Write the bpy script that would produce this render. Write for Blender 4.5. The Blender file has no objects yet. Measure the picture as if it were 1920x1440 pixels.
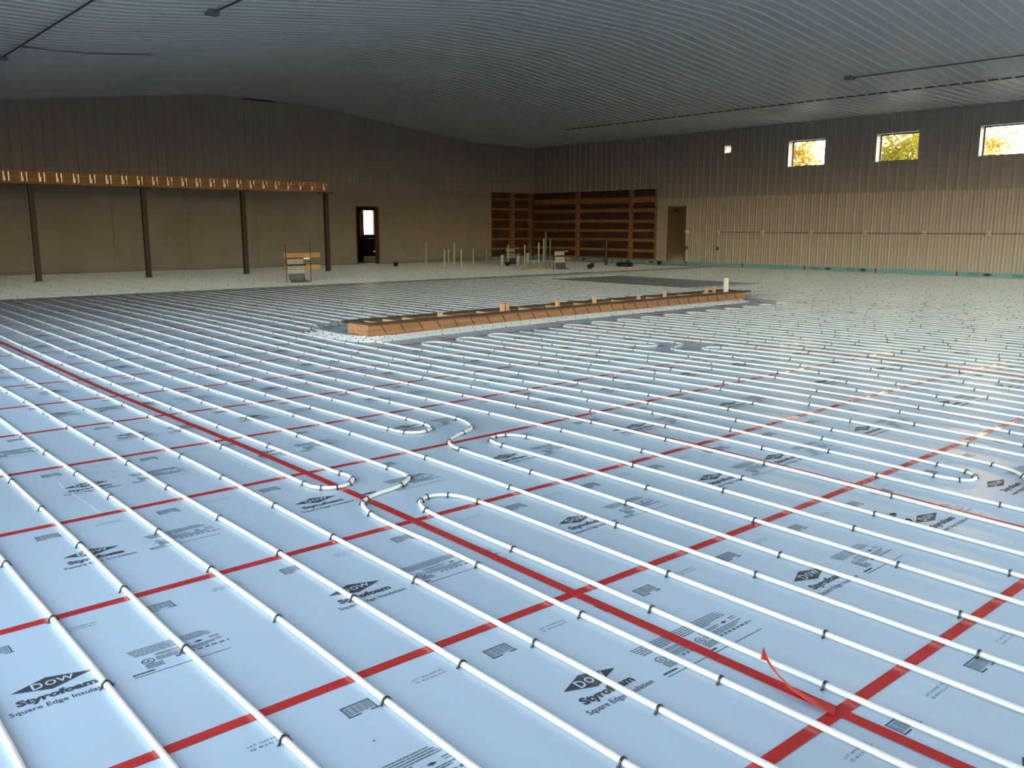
import bpy, math, random
import numpy as np
from mathutils import Matrix, Vector

S = bpy.context.scene
COL = S.collection
F = 0.3048                      # all coordinates below are in feet, meshes are written in metres
rnd = random.Random(7)

# ------------------------------------------------------------------ camera
CAM = (-8.42005, -8.22983, 5.12404)
FPX, PITCH, ROLL, YAW = 1635.847, -0.17803, 0.0012, 0.85212
fw = Vector((math.cos(YAW) * math.cos(PITCH), math.sin(YAW) * math.cos(PITCH), math.sin(PITCH)))
rt = fw.cross(Vector((0, 0, 1))).normalized()
up = rt.cross(fw)
rt2 = rt * math.cos(ROLL) + up * math.sin(ROLL)
up2 = up * math.cos(ROLL) - rt * math.sin(ROLL)
cd = bpy.data.cameras.new('camera')
cd.sensor_width = 36.0
cd.lens = FPX / 1920.0 * 36.0
cd.clip_start, cd.clip_end = 0.05, 2000
cam = bpy.data.objects.new('camera', cd)
COL.objects.link(cam)
mw = Matrix((rt2, up2, -fw)).transposed().to_4x4()
mw.translation = Vector(CAM) * F
cam.matrix_world = mw
S.camera = cam

# ------------------------------------------------------------------ sky, sun, exposure
SUN_AZ, SUN_EL = math.radians(14.0), math.radians(5.5)      # low evening sun beyond the window wall
wd = bpy.data.worlds.new('evening_sky')
S.world = wd
wd.use_nodes = True
nt = wd.node_tree
bg = nt.nodes['Background']
sky = nt.nodes.new('ShaderNodeTexSky')
sky.sky_type = 'NISHITA'
sky.sun_disc = False
sky.sun_elevation = SUN_EL
sky.sun_rotation = math.radians(90.0) - SUN_AZ
sky.altitude = 200
sky.air_density = 1.0
sky.dust_density = 1.2
sky.ozone_density = 1.0
wbn = nt.nodes.new('ShaderNodeMix')                # the camera's white balance, the same over the whole sky
wbn.data_type = 'RGBA'
wbn.blend_type = 'MULTIPLY'
wbn.inputs[0].default_value = 1.0
wbn.inputs[7].default_value = (1.12, 0.97, 0.90, 1)
nt.links.new(sky.outputs['Color'], wbn.inputs[6])
nt.links.new(wbn.outputs[2], bg.inputs['Color'])
bg.inputs['Strength'].default_value = 1.0
sl = bpy.data.lights.new('low_sun', 'SUN')
sl.energy = 3.5
sl.angle = math.radians(1.0)
sl.color = (1.0, 0.72, 0.38)
so = bpy.data.objects.new('low_sun', sl)
COL.objects.link(so)
sdir = Vector((math.cos(SUN_AZ) * math.cos(SUN_EL), math.sin(SUN_AZ) * math.cos(SUN_EL), math.sin(SUN_EL)))
so.rotation_euler = sdir.to_track_quat('Z', 'Y').to_euler()
so.location = (60, 20, 30)
S.view_settings.view_transform = 'Standard'
S.view_settings.look = 'None'
S.view_settings.gamma = 1.0
S.view_settings.use_curve_mapping = False
S.view_settings.exposure = 1.9
S.cycles.use_adaptive_sampling = True
S.cycles.adaptive_threshold = 0.05
S.cycles.max_bounces = 6
S.cycles.diffuse_bounces = 4
S.cycles.glossy_bounces = 2
S.cycles.caustics_reflective = False
S.cycles.caustics_refractive = False

# ------------------------------------------------------------------ the uneven sub-grade (height of the floor in feet)
GC = np.array([(x, y) for x in (-10, 0, 10, 20) for y in (-6, 2, 10, 18, 26, 34)], float)
GW = np.array([0.0832, -0.0728, -0.056, 0.0469, 0.0132, -0.0363, -0.081, 0.0509, 0.0463, -0.0076, -0.0309, -0.0427,
               -0.1917, 0.111, 0.0159, -0.1556, -0.0427, 0.0328, -0.0874, 0.114, 0.1323, 0.0121, 0.0202, 0.0366])
def zfa(xy):
    xy = np.asarray(xy, float)
    d = ((xy[:, None] - GC[None]) ** 2).sum(2)
    return np.exp(-d / 162.0) @ GW
def zf(x, y):
    return float(zfa([(x, y)])[0])

# ------------------------------------------------------------------ materials
def mat(name, col, rough=0.6, metal=0.0, spec=0.5, var=0.0, scale=6.0, stretch=(1, 1, 1), bump=0.0, sss=0.0, rand=0.0, coat=0.0, trans=0.0):
    m = bpy.data.materials.new(name)
    m.use_nodes = True
    n, l = m.node_tree.nodes, m.node_tree.links
    b = n['Principled BSDF']
    b.inputs['Base Color'].default_value = (*col, 1)
    b.inputs['Roughness'].default_value = rough
    b.inputs['Metallic'].default_value = metal
    b.inputs['Specular IOR Level'].default_value = spec
    if coat:
        b.inputs['Coat Weight'].default_value = coat
        b.inputs['Coat Roughness'].default_value = 0.15
    if sss:
        b.inputs['Subsurface Weight'].default_value = sss
        b.inputs['Subsurface Radius'].default_value = (0.02, 0.02, 0.02)
    if trans:
        b.inputs['Transmission Weight'].default_value = trans
    if var or bump or rand:
        tc = n.new('ShaderNodeTexCoord')
        mp = n.new('ShaderNodeMapping')
        mp.inputs['Scale'].default_value = stretch
        no = n.new('ShaderNodeTexNoise')
        no.inputs['Scale'].default_value = scale
        no.inputs['Detail'].default_value = 5
        l.new(tc.outputs['Object'], mp.inputs['Vector'])
        l.new(mp.outputs['Vector'], no.inputs['Vector'])
        cr = n.new('ShaderNodeValToRGB')
        cr.color_ramp.elements[0].position = 0.3
        cr.color_ramp.elements[1].position = 0.7
        cr.color_ramp.elements[0].color = (*[c * (1 - var) for c in col], 1)
        cr.color_ramp.elements[1].color = (*[min(1, c * (1 + var)) for c in col], 1)
        l.new(no.outputs['Fac'], cr.inputs['Fac'])
        out = cr.outputs['Color']
        if rand:
            oi = n.new('ShaderNodeObjectInfo')
            hs = n.new('ShaderNodeHueSaturation')
            mr = n.new('ShaderNodeMapRange')
            mr.inputs['To Min'].default_value = 1 - rand
            mr.inputs['To Max'].default_value = 1 + rand
            l.new(oi.outputs['Random'], mr.inputs['Value'])
            l.new(mr.outputs['Result'], hs.inputs['Value'])
            l.new(out, hs.inputs['Color'])
            out = hs.outputs['Color']
        l.new(out, b.inputs['Base Color'])
        if bump:
            bp = n.new('ShaderNodeBump')
            bp.inputs['Strength'].default_value = bump
            bp.inputs['Distance'].default_value = 0.01
            l.new(no.outputs['Fac'], bp.inputs['Height'])
            l.new(bp.outputs['Normal'], b.inputs['Normal'])
    return m

M = {}
M['foam'] = mat('blue_foam', (0.47, 0.562, 0.672), 0.36, spec=0.8, var=0.06, scale=0.5, rand=0.05)
M['foam_edge'] = mat('edge_foam', (0.25, 0.50, 0.60), 0.4, var=0.08, scale=2)
M['ink'] = mat('printing_ink', (0.045, 0.05, 0.06), 0.45)
M['ink_grey'] = mat('printing_ink_fine', (0.13, 0.16, 0.19), 0.45)
M['tape'] = mat('red_tape', (0.50, 0.022, 0.02), 0.22, var=0.12, scale=3, stretch=(1, 8, 1), bump=0.15)
M['tape_back'] = mat('red_tape_back', (0.55, 0.03, 0.03), 0.55, var=0.1)
M['cap'] = mat('cap_white', (0.9, 0.9, 0.9), 0.25)  # white caps, brightened to imitate their specular dots
M['pex'] = mat('white_tubing', (0.74, 0.75, 0.76), 0.30)
M['tie'] = mat('black_plastic', (0.02, 0.02, 0.022), 0.4)
M['sand'] = mat('sand', (0.28, 0.24, 0.18), 0.9, var=0.2, scale=20)
M['slab'] = mat('bare_board', (0.43, 0.43, 0.42), 0.6, var=0.12, scale=2)
M['ceil'] = mat('white_ceiling_steel', (0.78, 0.81, 0.80), 0.38, var=0.02, scale=0.6)
M['wall_hi'] = mat('tan_wall_steel', (0.46, 0.412, 0.385), 0.42, var=0.03, scale=0.7)
M['wall_lo'] = mat('pale_wall_steel', (0.55, 0.495, 0.475), 0.36, var=0.03, scale=0.7)
M['board'] = mat('painted_sheathing', (0.41, 0.362, 0.340), 0.7, var=0.06, scale=1.5, rand=0.04)
M['white'] = mat('white_trim', (0.62, 0.62, 0.61), 0.5)
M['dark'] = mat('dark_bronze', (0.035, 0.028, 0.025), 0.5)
M['wood'] = mat('framing_lumber', (0.37, 0.19, 0.095), 0.7, var=0.25, scale=3, stretch=(0.6, 0.6, 8), rand=0.15)
M['beamwood'] = mat('laminated_beam', (0.50, 0.26, 0.11), 0.65, var=0.3, scale=2.5, stretch=(0.5, 4, 8))
M['formwood'] = mat('form_plank', (0.36, 0.185, 0.095), 0.75, var=0.25, scale=3, stretch=(0.6, 4, 8))
M['formdark'] = mat('weathered_plank', (0.08, 0.047, 0.033), 0.8, var=0.3, scale=3, stretch=(0.6, 6, 4))
M['pine'] = mat('pine_stake', (0.60, 0.36, 0.19), 0.7, var=0.15, scale=5)
M['pale_pine'] = mat('pale_lumber', (0.62, 0.40, 0.18), 0.7, var=0.15, scale=3, stretch=(1, 1, 6))
M['steel_post'] = mat('brown_steel', (0.055, 0.036, 0.03), 0.5, var=0.1)
M['galv'] = mat('galvanised', (0.72, 0.70, 0.66), 0.3, metal=0.85, var=0.15, scale=20)
M['conduit'] = mat('conduit', (0.55, 0.50, 0.42), 0.35, metal=0.7)
M['conduit_dark'] = mat('conduit_dark', (0.14, 0.14, 0.14), 0.5, metal=0.4)
M['boxw'] = mat('outlet_box', (0.85, 0.78, 0.66), 0.45)
M['pvc'] = mat('white_pvc', (0.72, 0.68, 0.63), 0.4)
M['grey'] = mat('grey_pipe', (0.25, 0.26, 0.27), 0.5)
M['brass'] = mat('brass', (0.42, 0.16, 0.07), 0.35, metal=0.8)
M['rebar'] = mat('rebar', (0.05, 0.035, 0.03), 0.7)
M['poly'] = mat('insulation_film', (0.085, 0.048, 0.038), 0.42, var=0.45, scale=2.2, bump=0.6)
M['door'] = mat('brown_door', (0.17, 0.125, 0.095), 0.5, var=0.05)
M['plastic'] = mat('black_sheet', (0.012, 0.012, 0.014), 0.16, bump=1.0, var=0.1, scale=4)
M['red'] = mat('dark_red', (0.16, 0.018, 0.018), 0.5)
M['jamb'] = mat('rough_jamb', (0.26, 0.12, 0.07), 0.7, var=0.2, scale=3)
M['yellow'] = mat('level_yellow', (0.55, 0.52, 0.12), 0.5)
M['bark'] = mat('bark', (0.10, 0.07, 0.05), 0.9, var=0.3)
M['ground'] = mat('outdoor_ground', (0.17, 0.165, 0.15), 0.95, var=0.3, scale=0.2)
def glass_mat():
    m = bpy.data.materials.new('window_glass')
    m.use_nodes = True
    n, l = m.node_tree.nodes, m.node_tree.links
    n.remove(n['Principled BSDF'])
    t = n.new('ShaderNodeBsdfTransparent')
    t.inputs['Color'].default_value = (0.93, 0.95, 0.94, 1)
    g = n.new('ShaderNodeBsdfGlossy')
    g.inputs['Roughness'].default_value = 0.02
    x = n.new('ShaderNodeMixShader')
    x.inputs[0].default_value = 0.06
    l.new(t.outputs[0], x.inputs[1])
    l.new(g.outputs[0], x.inputs[2])
    l.new(x.outputs[0], n['Material Output'].inputs['Surface'])
    return m
M['glass'] = glass_mat()
def leaf_mat(name, c1, c2):
    m = bpy.data.materials.new(name)
    m.use_nodes = True
    n, l = m.node_tree.nodes, m.node_tree.links
    n.remove(n['Principled BSDF'])
    tc = n.new('ShaderNodeTexCoord')
    no = n.new('ShaderNodeTexNoise')
    no.inputs['Scale'].default_value = 0.8
    cr = n.new('ShaderNodeValToRGB')
    cr.color_ramp.elements[0].color = (*c1, 1)
    cr.color_ramp.elements[1].color = (*c2, 1)
    cr.color_ramp.elements[0].position = 0.35
    cr.color_ramp.elements[1].position = 0.65
    l.new(tc.outputs['Object'], no.inputs['Vector'])
    l.new(no.outputs['Fac'], cr.inputs['Fac'])
    d = n.new('ShaderNodeBsdfDiffuse')
    t = n.new('ShaderNodeBsdfTranslucent')
    x = n.new('ShaderNodeMixShader')
    x.inputs[0].default_value = 0.55
    l.new(cr.outputs['Color'], d.inputs['Color'])
    l.new(cr.outputs['Color'], t.inputs['Color'])
    l.new(d.outputs[0], x.inputs[1])
    l.new(t.outputs[0], x.inputs[2])
    l.new(x.outputs[0], n['Material Output'].inputs['Surface'])
    return m
M['leaf_gold'] = leaf_mat('golden_leaves', (0.30, 0.20, 0.03), (0.50, 0.34, 0.05))
M['leaf_green'] = leaf_mat('green_leaves', (0.20, 0.19, 0.03), (0.48, 0.36, 0.06))

# ------------------------------------------------------------------ mesh helpers
class MB:
    def __init__(s):
        s.v, s.f = [], []
    def quad(s, a, b, c, d):
        k = len(s.v)
        s.v += [a, b, c, d]
        s.f.append((k, k + 1, k + 2, k + 3))
        return s
    def box(s, x0, x1, y0, y1, z0, z1):
        k = len(s.v)
        s.v += [(x, y, z) for z in (z0, z1) for y in (y0, y1) for x in (x0, x1)]
        for q in ((0, 2, 3, 1), (4, 5, 7, 6), (0, 1, 5, 4), (2, 6, 7, 3), (0, 4, 6, 2), (1, 3, 7, 5)):
            s.f.append(tuple(k + i for i in q))
        return s
    def obox(s, p, q, w, h, z0):
        # box between two ground points p, q (centre line), width w, from z0 to z0+h
        dx, dy = q[0] - p[0], q[1] - p[1]
        L = math.hypot(dx, dy)
        nx, ny = -dy / L * w / 2, dx / L * w / 2
        k = len(s.v)
        for z in (z0, z0 + h):
            s.v += [(p[0] - nx, p[1] - ny, z), (q[0] - nx, q[1] - ny, z), (q[0] + nx, q[1] + ny, z), (p[0] + nx, p[1] + ny, z)]
        for f in ((3, 2, 1, 0), (4, 5, 6, 7), (0, 1, 5, 4), (1, 2, 6, 5), (2, 3, 7, 6), (3, 0, 4, 7)):
            s.f.append(tuple(k + i for i in f))
        return s
    def cyl(s, x, y, z0, z1, r, n=12, r1=None, open_top=False):
        r1 = r if r1 is None else r1
        k = len(s.v)
        for z, q in ((z0, r), (z1, r1)):
            s.v += [(x + q * math.cos(2 * math.pi * i / n), y + q * math.sin(2 * math.pi * i / n), z) for i in range(n)]
        for i in range(n):
            j = (i + 1) % n
            s.f.append((k + i, k + j, k + n + j, k + n + i))
        s.f.append(tuple(k + n - 1 - i for i in range(n)))
        if open_top:
            # inner wall and floor
            k2 = len(s.v)
            for z, q in ((z1, r1 * 0.88), (z0 + (z1 - z0) * 0.12, r * 0.85)):
                s.v += [(x + q * math.cos(2 * math.pi * i / n), y + q * math.sin(2 * math.pi * i / n), z) for i in range(n)]
            for i in range(n):
                j = (i + 1) % n
                s.f.append((k + n + i, k + n + j, k2 + j, k2 + i))
                s.f.append((k2 + i, k2 + j, k2 + n + j, k2 + n + i))
            s.f.append(tuple(k2 + n + i for i in range(n)))
        else:
            s.f.append(tuple(k + n + i for i in range(n)))
        return s
    def tube(s, path, r, n=8):
        path = [Vector(p) for p in path]
        k = len(s.v)
        m = len(path)
        for i, p in enumerate(path):
            t = (path[min(i + 1, m - 1)] - path[max(i - 1, 0)]).normalized()
            ref = Vector((0, 0, 1)) if abs(t.z) < 0.9 else Vector((1, 0, 0))
            sd = t.cross(ref).normalized()
            u = sd.cross(t)
            for j in range(n):
                a = 2 * math.pi * j / n
                q = p + sd * (r * math.cos(a)) + u * (r * math.sin(a))
                s.v.append((q.x, q.y, q.z))
        for i in range(m - 1):
            for j in range(n):
                j2 = (j + 1) % n
                s.f.append((k + i * n + j, k + i * n + j2, k + (i + 1) * n + j2, k + (i + 1) * n + j))
        s.f.append(tuple(k + n - 1 - j for j in range(n)))
        s.f.append(tuple(k + (m - 1) * n + j for j in range(n)))
        return s
    def mesh(s, name, m, smooth=False):
        me = bpy.data.meshes.new(name)
        me.from_pydata([(a * F, b * F, c * F) for a, b, c in s.v], [], s.f)
        if m is not None:
            me.materials.append(m)
        if smooth:
            me.polygons.foreach_set('use_smooth', [True] * len(me.polygons))
        me.update()
        return me
    def build(s, name, m, parent=None, smooth=False, loc=None):
        return link(name, s.mesh(name, m, smooth), parent, loc)

def link(name, me, parent=None, loc=None):
    o = bpy.data.objects.new(name, me)
    COL.objects.link(o)
    if loc:
        o.location = [c * F for c in loc]
    if parent is not None:
        o.parent = parent
    return o
def tag(o, label, cat, group=None):
    o['label'] = label
    o['category'] = cat
    if group:
        o['group'] = group
    return o
def struct(o, label=None):
    o['kind'] = 'structure'
    if label:
        o['label'] = label
    return o
def empty(name, loc):
    o = bpy.data.objects.new(name, None)
    o.empty_display_size = 0.1
    COL.objects.link(o)
    o.location = [c * F for c in loc]
    return o
def part(mb, name, m, parent, smooth=False):
    # geometry given in world feet, parented to an Empty that stands somewhere else
    o = mb.build(name, m, parent, smooth)
    o.matrix_parent_inverse = Matrix.Translation(-parent.location)
    return o
ORD = ['first', 'second', 'third', 'fourth', 'fifth', 'sixth', 'seventh', 'eighth', 'ninth', 'tenth', 'eleventh', 'twelfth',
       'thirteenth', 'fourteenth', 'fifteenth', 'sixteenth', 'seventeenth', 'eighteenth', 'nineteenth', 'twentieth',
       'twenty-first', 'twenty-second', 'twenty-third', 'twenty-fourth', 'twenty-fifth', 'twenty-sixth', 'twenty-seventh',
       'twenty-eighth', 'twenty-ninth', 'thirtieth', 'thirty-first', 'thirty-second', 'thirty-third', 'thirty-fourth',
       'thirty-fifth', 'thirty-sixth', 'thirty-seventh', 'thirty-eighth', 'thirty-ninth', 'fortieth']

def to_px(x, y, z=0.0):
    d = Vector((x - CAM[0], y - CAM[1], z - CAM[2]))
    k = d.dot(fw)
    if k < 0.1:
        return None
    return 960 + FPX * d.dot(rt2) / k, 720 - FPX * d.dot(up2) / k, k

# ================================================================== THE SHELL
XR, YB = 89.8, 99.0            # faces of the window wall and of the back wall
XL_, YF = -13.5, -13.5         # walls behind and beside the camera
PROF = [(XL_, 17.8), (9.0, 17.8), (11.0, 17.95), (34.5, 20.75), (37.0, 20.95), (48.5, 20.95), (51.0, 20.8), (75.0, 17.98), (77.0, 17.85), (XR + 1.2, 17.68)]
def ceil_z(x):
    for (a, za), (b, zb) in zip(PROF, PROF[1:]):
        if a <= x <= b:
            return za + (zb - za) * (x - a) / (b - a)
    return PROF[-1][1]

# outdoor ground
g = MB()
g.quad((-700, -700, -1.2), (900, -700, -1.2), (900, 900, -1.2), (-700, 900, -1.2))
struct(g.build('outdoor_ground', M['ground']))

# --- ceiling: ribbed steel panels, each 3.3 ft wide, running from side to side
RIB = 1.1
cb = MB()
for (a, za), (b, zb) in zip(PROF, PROF[1:]):
    cb.quad((a, YF - 0.5, za + 0.35), (b, YF - 0.5, zb + 0.35), (b, YB + 1.2, zb + 0.35), (a, YB + 1.2, za + 0.35))
ceiling = struct(cb.build('ceiling', M['ceil']))
prof_y = []
for k in range(3):
    c = 0.55 + k * RIB
    prof_y += [(c - 0.13, 0), (c - 0.06, -0.085), (c + 0.06, -0.085), (c + 0.13, 0)]
prof_y = [(0, 0)] + prof_y + [(3.3, 0)]
pm = MB()
for (a, za), (b, zb) in zip(PROF, PROF[1:]):
    for (ya, da), (yb, db) in zip(prof_y, prof_y[1:]):
        pm.quad((a, ya, za + da), (b, ya, zb + da), (b, yb, zb + db), (a, yb, za + db))
pme = pm.mesh('ceiling_panel', M['ceil'])
y = YB - 3.3
while y > YF - 3.3:
    link('ceiling_panel', pme, ceiling, (0, y, 0))
    y -= 3.3

cg = MB()
cg.box(75.95, 76.07, YF, 78, 17.82, 17.9)  # dark strip standing in for the shaded gap where the ceiling ribs end
struct(cg.build('crease_gap_strip', M['steel_post']))

# --- a ribbed wall: panels 3.3 ft wide cut around the openings
def ribbed(parent, fixed, axis, s0, s1, z0, ztop, m, opens, minor=False, sign=-1, phase=0.0, name='wall_panel'):
    """axis 'y': wall in the plane x = fixed; axis 'x': plane y = fixed. ribs stick out by sign."""
    pts = {s0: 0.0, s1: 0.0}
    k = math.floor((s0 - phase) / RIB) - 1
    while phase + k * RIB < s1 + RIB:
        c = phase + k * RIB
        for d, h in ((-0.11, 0), (-0.05, 0.075), (0.05, 0.075), (0.11, 0)):
            if s0 < c + d < s1:
                pts[c + d] = h
        if minor:
            for mm in (RIB / 3, 2 * RIB / 3):
                for d, h in ((-0.07, 0), (-0.03, 0.035), (0.03, 0.035), (0.07, 0)):
                    if s0 < c + mm + d < s1:
                        pts[c + mm + d] = h
        k += 1
    for (a, b, _, _) in opens:
        for e in (a, b):
            if s0 < e < s1 and e not in pts:
                pts[e] = 0.0
    ks = sorted(pts)
    groups = {}
    for a, b in zip(ks, ks[1:]):
        mid = (a + b) / 2
        iv = [(z0, None)]
        for (oa, ob, oz0, oz1) in opens:
            if oa < mid < ob:
                new = []
                for (l, h) in iv:
                    hh = 99 if h is None else h
                    if oz0 > l:
                        new.append((l, min(oz0, hh)))
                    if oz1 < hh:
                        new.append((max(oz1, l), h))
                iv = new
        gi = math.floor((mid - phase + RIB / 2) / (3 * RIB))
        mb = groups.setdefault(gi, MB())
        for (l, h) in iv:
            ha = ztop(a) if h is None else min(h, ztop(a))
            hb = ztop(b) if h is None else min(h, ztop(b))
            if ha <= l:
                continue
            pa, pb = fixed + sign * pts[a], fixed + sign * pts[b]
            if axis == 'y':
                mb.quad((pa, a, l), (pb, b, l), (pb, b, hb), (pa, a, ha))
            else:
                mb.quad((a, pa, l), (b, pb, l), (b, pb, hb), (a, pa, ha))
    for gi in sorted(groups):
        if groups[gi].f:
            groups[gi].build(name, m, parent)

def slab_with_holes(mb, fixed, thick, axis, s0, s1, z0, z1, opens):
    """solid wall between fixed and fixed+thick with rectangular through-holes"""
    cuts = sorted({s0, s1, *[e for o in opens for e in o[:2] if s0 < e < s1]})
    for a, b in zip(cuts, cuts[1:]):
        mid = (a + b) / 2
        iv = [(z0, z1)]
        for (oa, ob, oz0, oz1) in opens:
            if oa < mid < ob:
                new = []
                for (l, h) in iv:
                    if oz0 > l:
                        new.append((l, min(oz0, h)))
                    if oz1 < h:
                        new.append((max(oz1, l), h))
                iv = new
        for (l, h) in iv:
            if h - l > 1e-4:
                p, q = sorted((fixed, fixed + thick))
                if axis == 'y':
                    mb.box(p, q, a, b, l, h)
                else:
                    mb.box(a, b, p, q, l, h)

# --- right wall (windows)
WINS = [(47.7, 52.6, 12.4, 15.55), (36.6, 41.45, 12.4, 15.55), (25.5, 30.35, 12.4, 15.55)]
SMALL = (60.95, 62.0, 14.6, 15.62)
DOOR_R = (67.75, 71.0, -0.5, 7.95)
BAY_R = (72.9, YB + 1.5, 0.45, 10.5)
opens_r = WINS + [SMALL, DOOR_R, BAY_R]
wb = MB()
slab_with_holes(wb, XR + 0.12, 1.0, 'y', YF - 1, YB + 1.2, -1.2, 17.6, opens_r)
wall_right = struct(wb.build('wall_right', M['wall_hi']))
ribbed(wall_right, XR, 'y', YF, YB, 9.05, lambda s: 17.72, M['wall_hi'], opens_r, phase=0.3)
ribbed(wall_right, XR - 0.06, 'y', YF, 72.0, 0.45, lambda s: 9.05, M['wall_lo'], opens_r, minor=True, phase=0.55)

# --- back wall: smooth sheathing below, ribbed steel above
DOOR_B = (56.5, 60.2, -0.5, 7.95)
BAY_B = (80.95, XR + 1.5, 0.3, 10.5)
opens_b = [DOOR_B, BAY_B]
wb = MB()
slab_with_holes(wb, YB + 0.12, 0.7, 'x', XL_ - 1, XR + 1.2, -1.2, 17.6, opens_b)
for (a, za), (b, zb) in zip(PROF, PROF[1:]):
    wb.quad((a, YB + 0.15, 17.5), (b, YB + 0.15, 17.5), (b, YB + 0.15, zb + 0.3), (a, YB + 0.15, za + 0.3))
wall_back = struct(wb.build('wall_back', M['board']))
ribbed(wall_back, YB, 'x', XL_, XR, 10.45, lambda s: ceil_z(s) + 0.02, M['wall_hi'], opens_b, phase=0.2)
rows = [(0.35, 4.75), (4.75, 9.55), (9.55, 10.45)]
for (l, h) in rows:
    x = -11.0
    while x < 80.9:
        x1 = min(x + 8.8, 80.95)
        p = MB()
        slab_with_holes(p, YB - 0.04, 0.14, 'x', x + 0.012, x1 - 0.012, l + 0.012, h - 0.012, opens_b)
        p.build('sheathing_sheet', M['board'], wall_back)
        x = x1
c = MB()
c.box(-11, 56.5, YB - 0.1, YB + 0.1, 0.13, 0.33)
c.box(60.2, 80.9, YB - 0.1, YB + 0.1, 0.13, 0.33)
struct(c.build('baseboard_back', M['board']))
c = MB()
c.box(40.8, 45.0, YB - 0.14, YB - 0.07, 20.72, 20.88)  # dark strip painted in for the dark gap below the ridge
c.build('ridge_gap_strip', M['dark'], wall_back)
c = MB()
c.box(XR - 0.35, XR, YB - 0.35, YB, 10.45, 17.7)
struct(c.build('trim_1', M['wall_lo']))

# --- walls behind the camera, with unseen open doorways placed and sized to shape the daylight
OPEN_L = [(-5, 8, -0.5, 14), (14, 36, -0.5, 14)]
OPEN_F = [(4, 18, -0.5, 14), (32, 48, -0.5, 14), (62, 76, -0.5, 14)]
wb = MB()
slab_with_holes(wb, XL_, -0.7, 'y', YF - 1, YB + 1, -1.2, 18.2, OPEN_L)
struct(wb.build('wall_left', M['wall_lo']))
wb = MB()
slab_with_holes(wb, YF, -0.7, 'x', XL_ - 0.7, XR + 1, -1.2, 17.8, OPEN_F)
for (a, za), (b, zb) in zip(PROF, PROF[1:]):
    wb.quad((a, YF - 0.2, 17.6), (b, YF - 0.2, 17.6), (b, YF - 0.2, zb + 0.35), (a, YF - 0.2, za + 0.35))
struct(wb.build('wall_front', M['wall_lo']))

# --- windows in the right wall
def window(n, o, label):
    y0, y1, z0, z1 = o
    e = struct(empty('window_%d' % n, (XR, (y0 + y1) / 2, z0)), label)
    lin = MB()
    d0, d1, t = XR - 0.02, XR + 1.15, 0.05
    lin.box(d0, d1, y1 - t, y1, z0, z1)
    lin.box(d0, d1, y0, y0 + t, z0, z1)
    lin.box(d0, d1, y0 + t, y1 - t, z1 - t, z1)
    lin.box(d0, d1, y0 + t, y1 - t, z0, z0 + t)
    part(lin, 'reveal', M['white'], e)
    fr = MB()
    w = 0.13 if n < 4 else 0.03
    fx0, fx1 = XR + 0.92, XR + 1.05
    fr.box(fx0, fx1, y1 - t - w, y1 - t, z0 + t, z1 - t)
    fr.box(fx0, fx1, y0 + t, y0 + t + w, z0 + t, z1 - t)
    fr.box(fx0, fx1, y0 + t + w, y1 - t - w, z1 - t - w, z1 - t)
    fr.box(fx0, fx1, y0 + t + w, y1 - t - w, z0 + t, z0 + t + w)
    part(fr, 'window_frame', M['dark'] if n < 4 else M['white'], e)
    gl = MB()
    gl.box(XR + 0.97, XR + 0.99, y0 + t + w * 0.5, y1 - t - w * 0.5, z0 + t + w * 0.5, z1 - t - w * 0.5)
    part(gl, 'pane', M['glass'], e)
for i, o in enumerate(WINS):
    window(i + 1, o, ['high window farthest from the camera', 'middle of the three high windows', 'high window at the right edge'][i])
window(4, SMALL, 'tiny square window beside the row of high windows')

# --- service door in the right wall
e = struct(empty('door_1', (XR, 69.4, 0)), 'brown service door set back in the ribbed wall')
d = MB(); d.box(XR + 0.75, XR + 0.95, 68.0, 70.75, 0.4, 7.75); part(d, 'door_leaf', M['door'], e)
d = MB()
d.box(XR - 0.02, XR + 1.1, 70.75, 71.0, 0.4, 7.95); d.box(XR - 0.02, XR + 1.1, 67.75, 68.0, 0.4, 7.95); d.box(XR - 0.02, XR + 1.1, 68.0, 70.75, 7.75, 7.95)
part(d, 'door_frame', M['door'], e)
d = MB(); d.box(XR + 0.55, XR + 0.75, 69.4, 70.4, 7.2, 7.42); d.box(XR + 0.45, XR + 0.55, 69.9, 70.2, 7.24, 7.34); part(d, 'door_closer', M['dark'], e)
d = MB(); d.cyl(XR + 0.68, 68.3, 3.2, 3.36, 0.1, 10); part(d, 'door_knob', M['galv'], e)
d = MB()
d.box(XR - 0.1, XR + 0.1, 71.02, 72.8, 0.4, 9.05)
d.box(XR - 0.1, XR + 0.1, 67.4, 71.0, 7.97, 8.3)
struct(d.build('trim_2', M['wall_lo']))

# --- rough doorway in the back wall, and the room behind it
e = struct(empty('door_2', (58.35, YB, 0)), 'open doorway through the sheathed back wall')
d = MB(); d.box(60.05, 60.3, YB - 0.06, YB + 0.85, -0.3, 7.95); part(d, 'door_jamb', M['jamb'], e)
d = MB(); d.box(56.4, 56.6, YB - 0.06, YB + 0.85, -0.3, 7.95); part(d, 'door_jamb', M['jamb'], e)
d = MB(); d.box(56.6, 60.05, YB - 0.02, YB + 0.85, 7.8, 7.98); part(d, 'door_head', M['formdark'], e)
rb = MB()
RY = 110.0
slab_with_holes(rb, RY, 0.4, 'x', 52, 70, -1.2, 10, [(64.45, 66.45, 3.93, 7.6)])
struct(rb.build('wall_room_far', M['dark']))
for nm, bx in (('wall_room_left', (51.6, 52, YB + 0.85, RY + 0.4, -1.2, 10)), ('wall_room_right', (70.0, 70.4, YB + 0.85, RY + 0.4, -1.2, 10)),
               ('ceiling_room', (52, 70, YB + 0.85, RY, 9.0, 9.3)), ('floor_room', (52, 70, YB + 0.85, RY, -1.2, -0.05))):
    rb = MB(); rb.box(*bx); struct(rb.build(nm, M['dark']))
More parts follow.
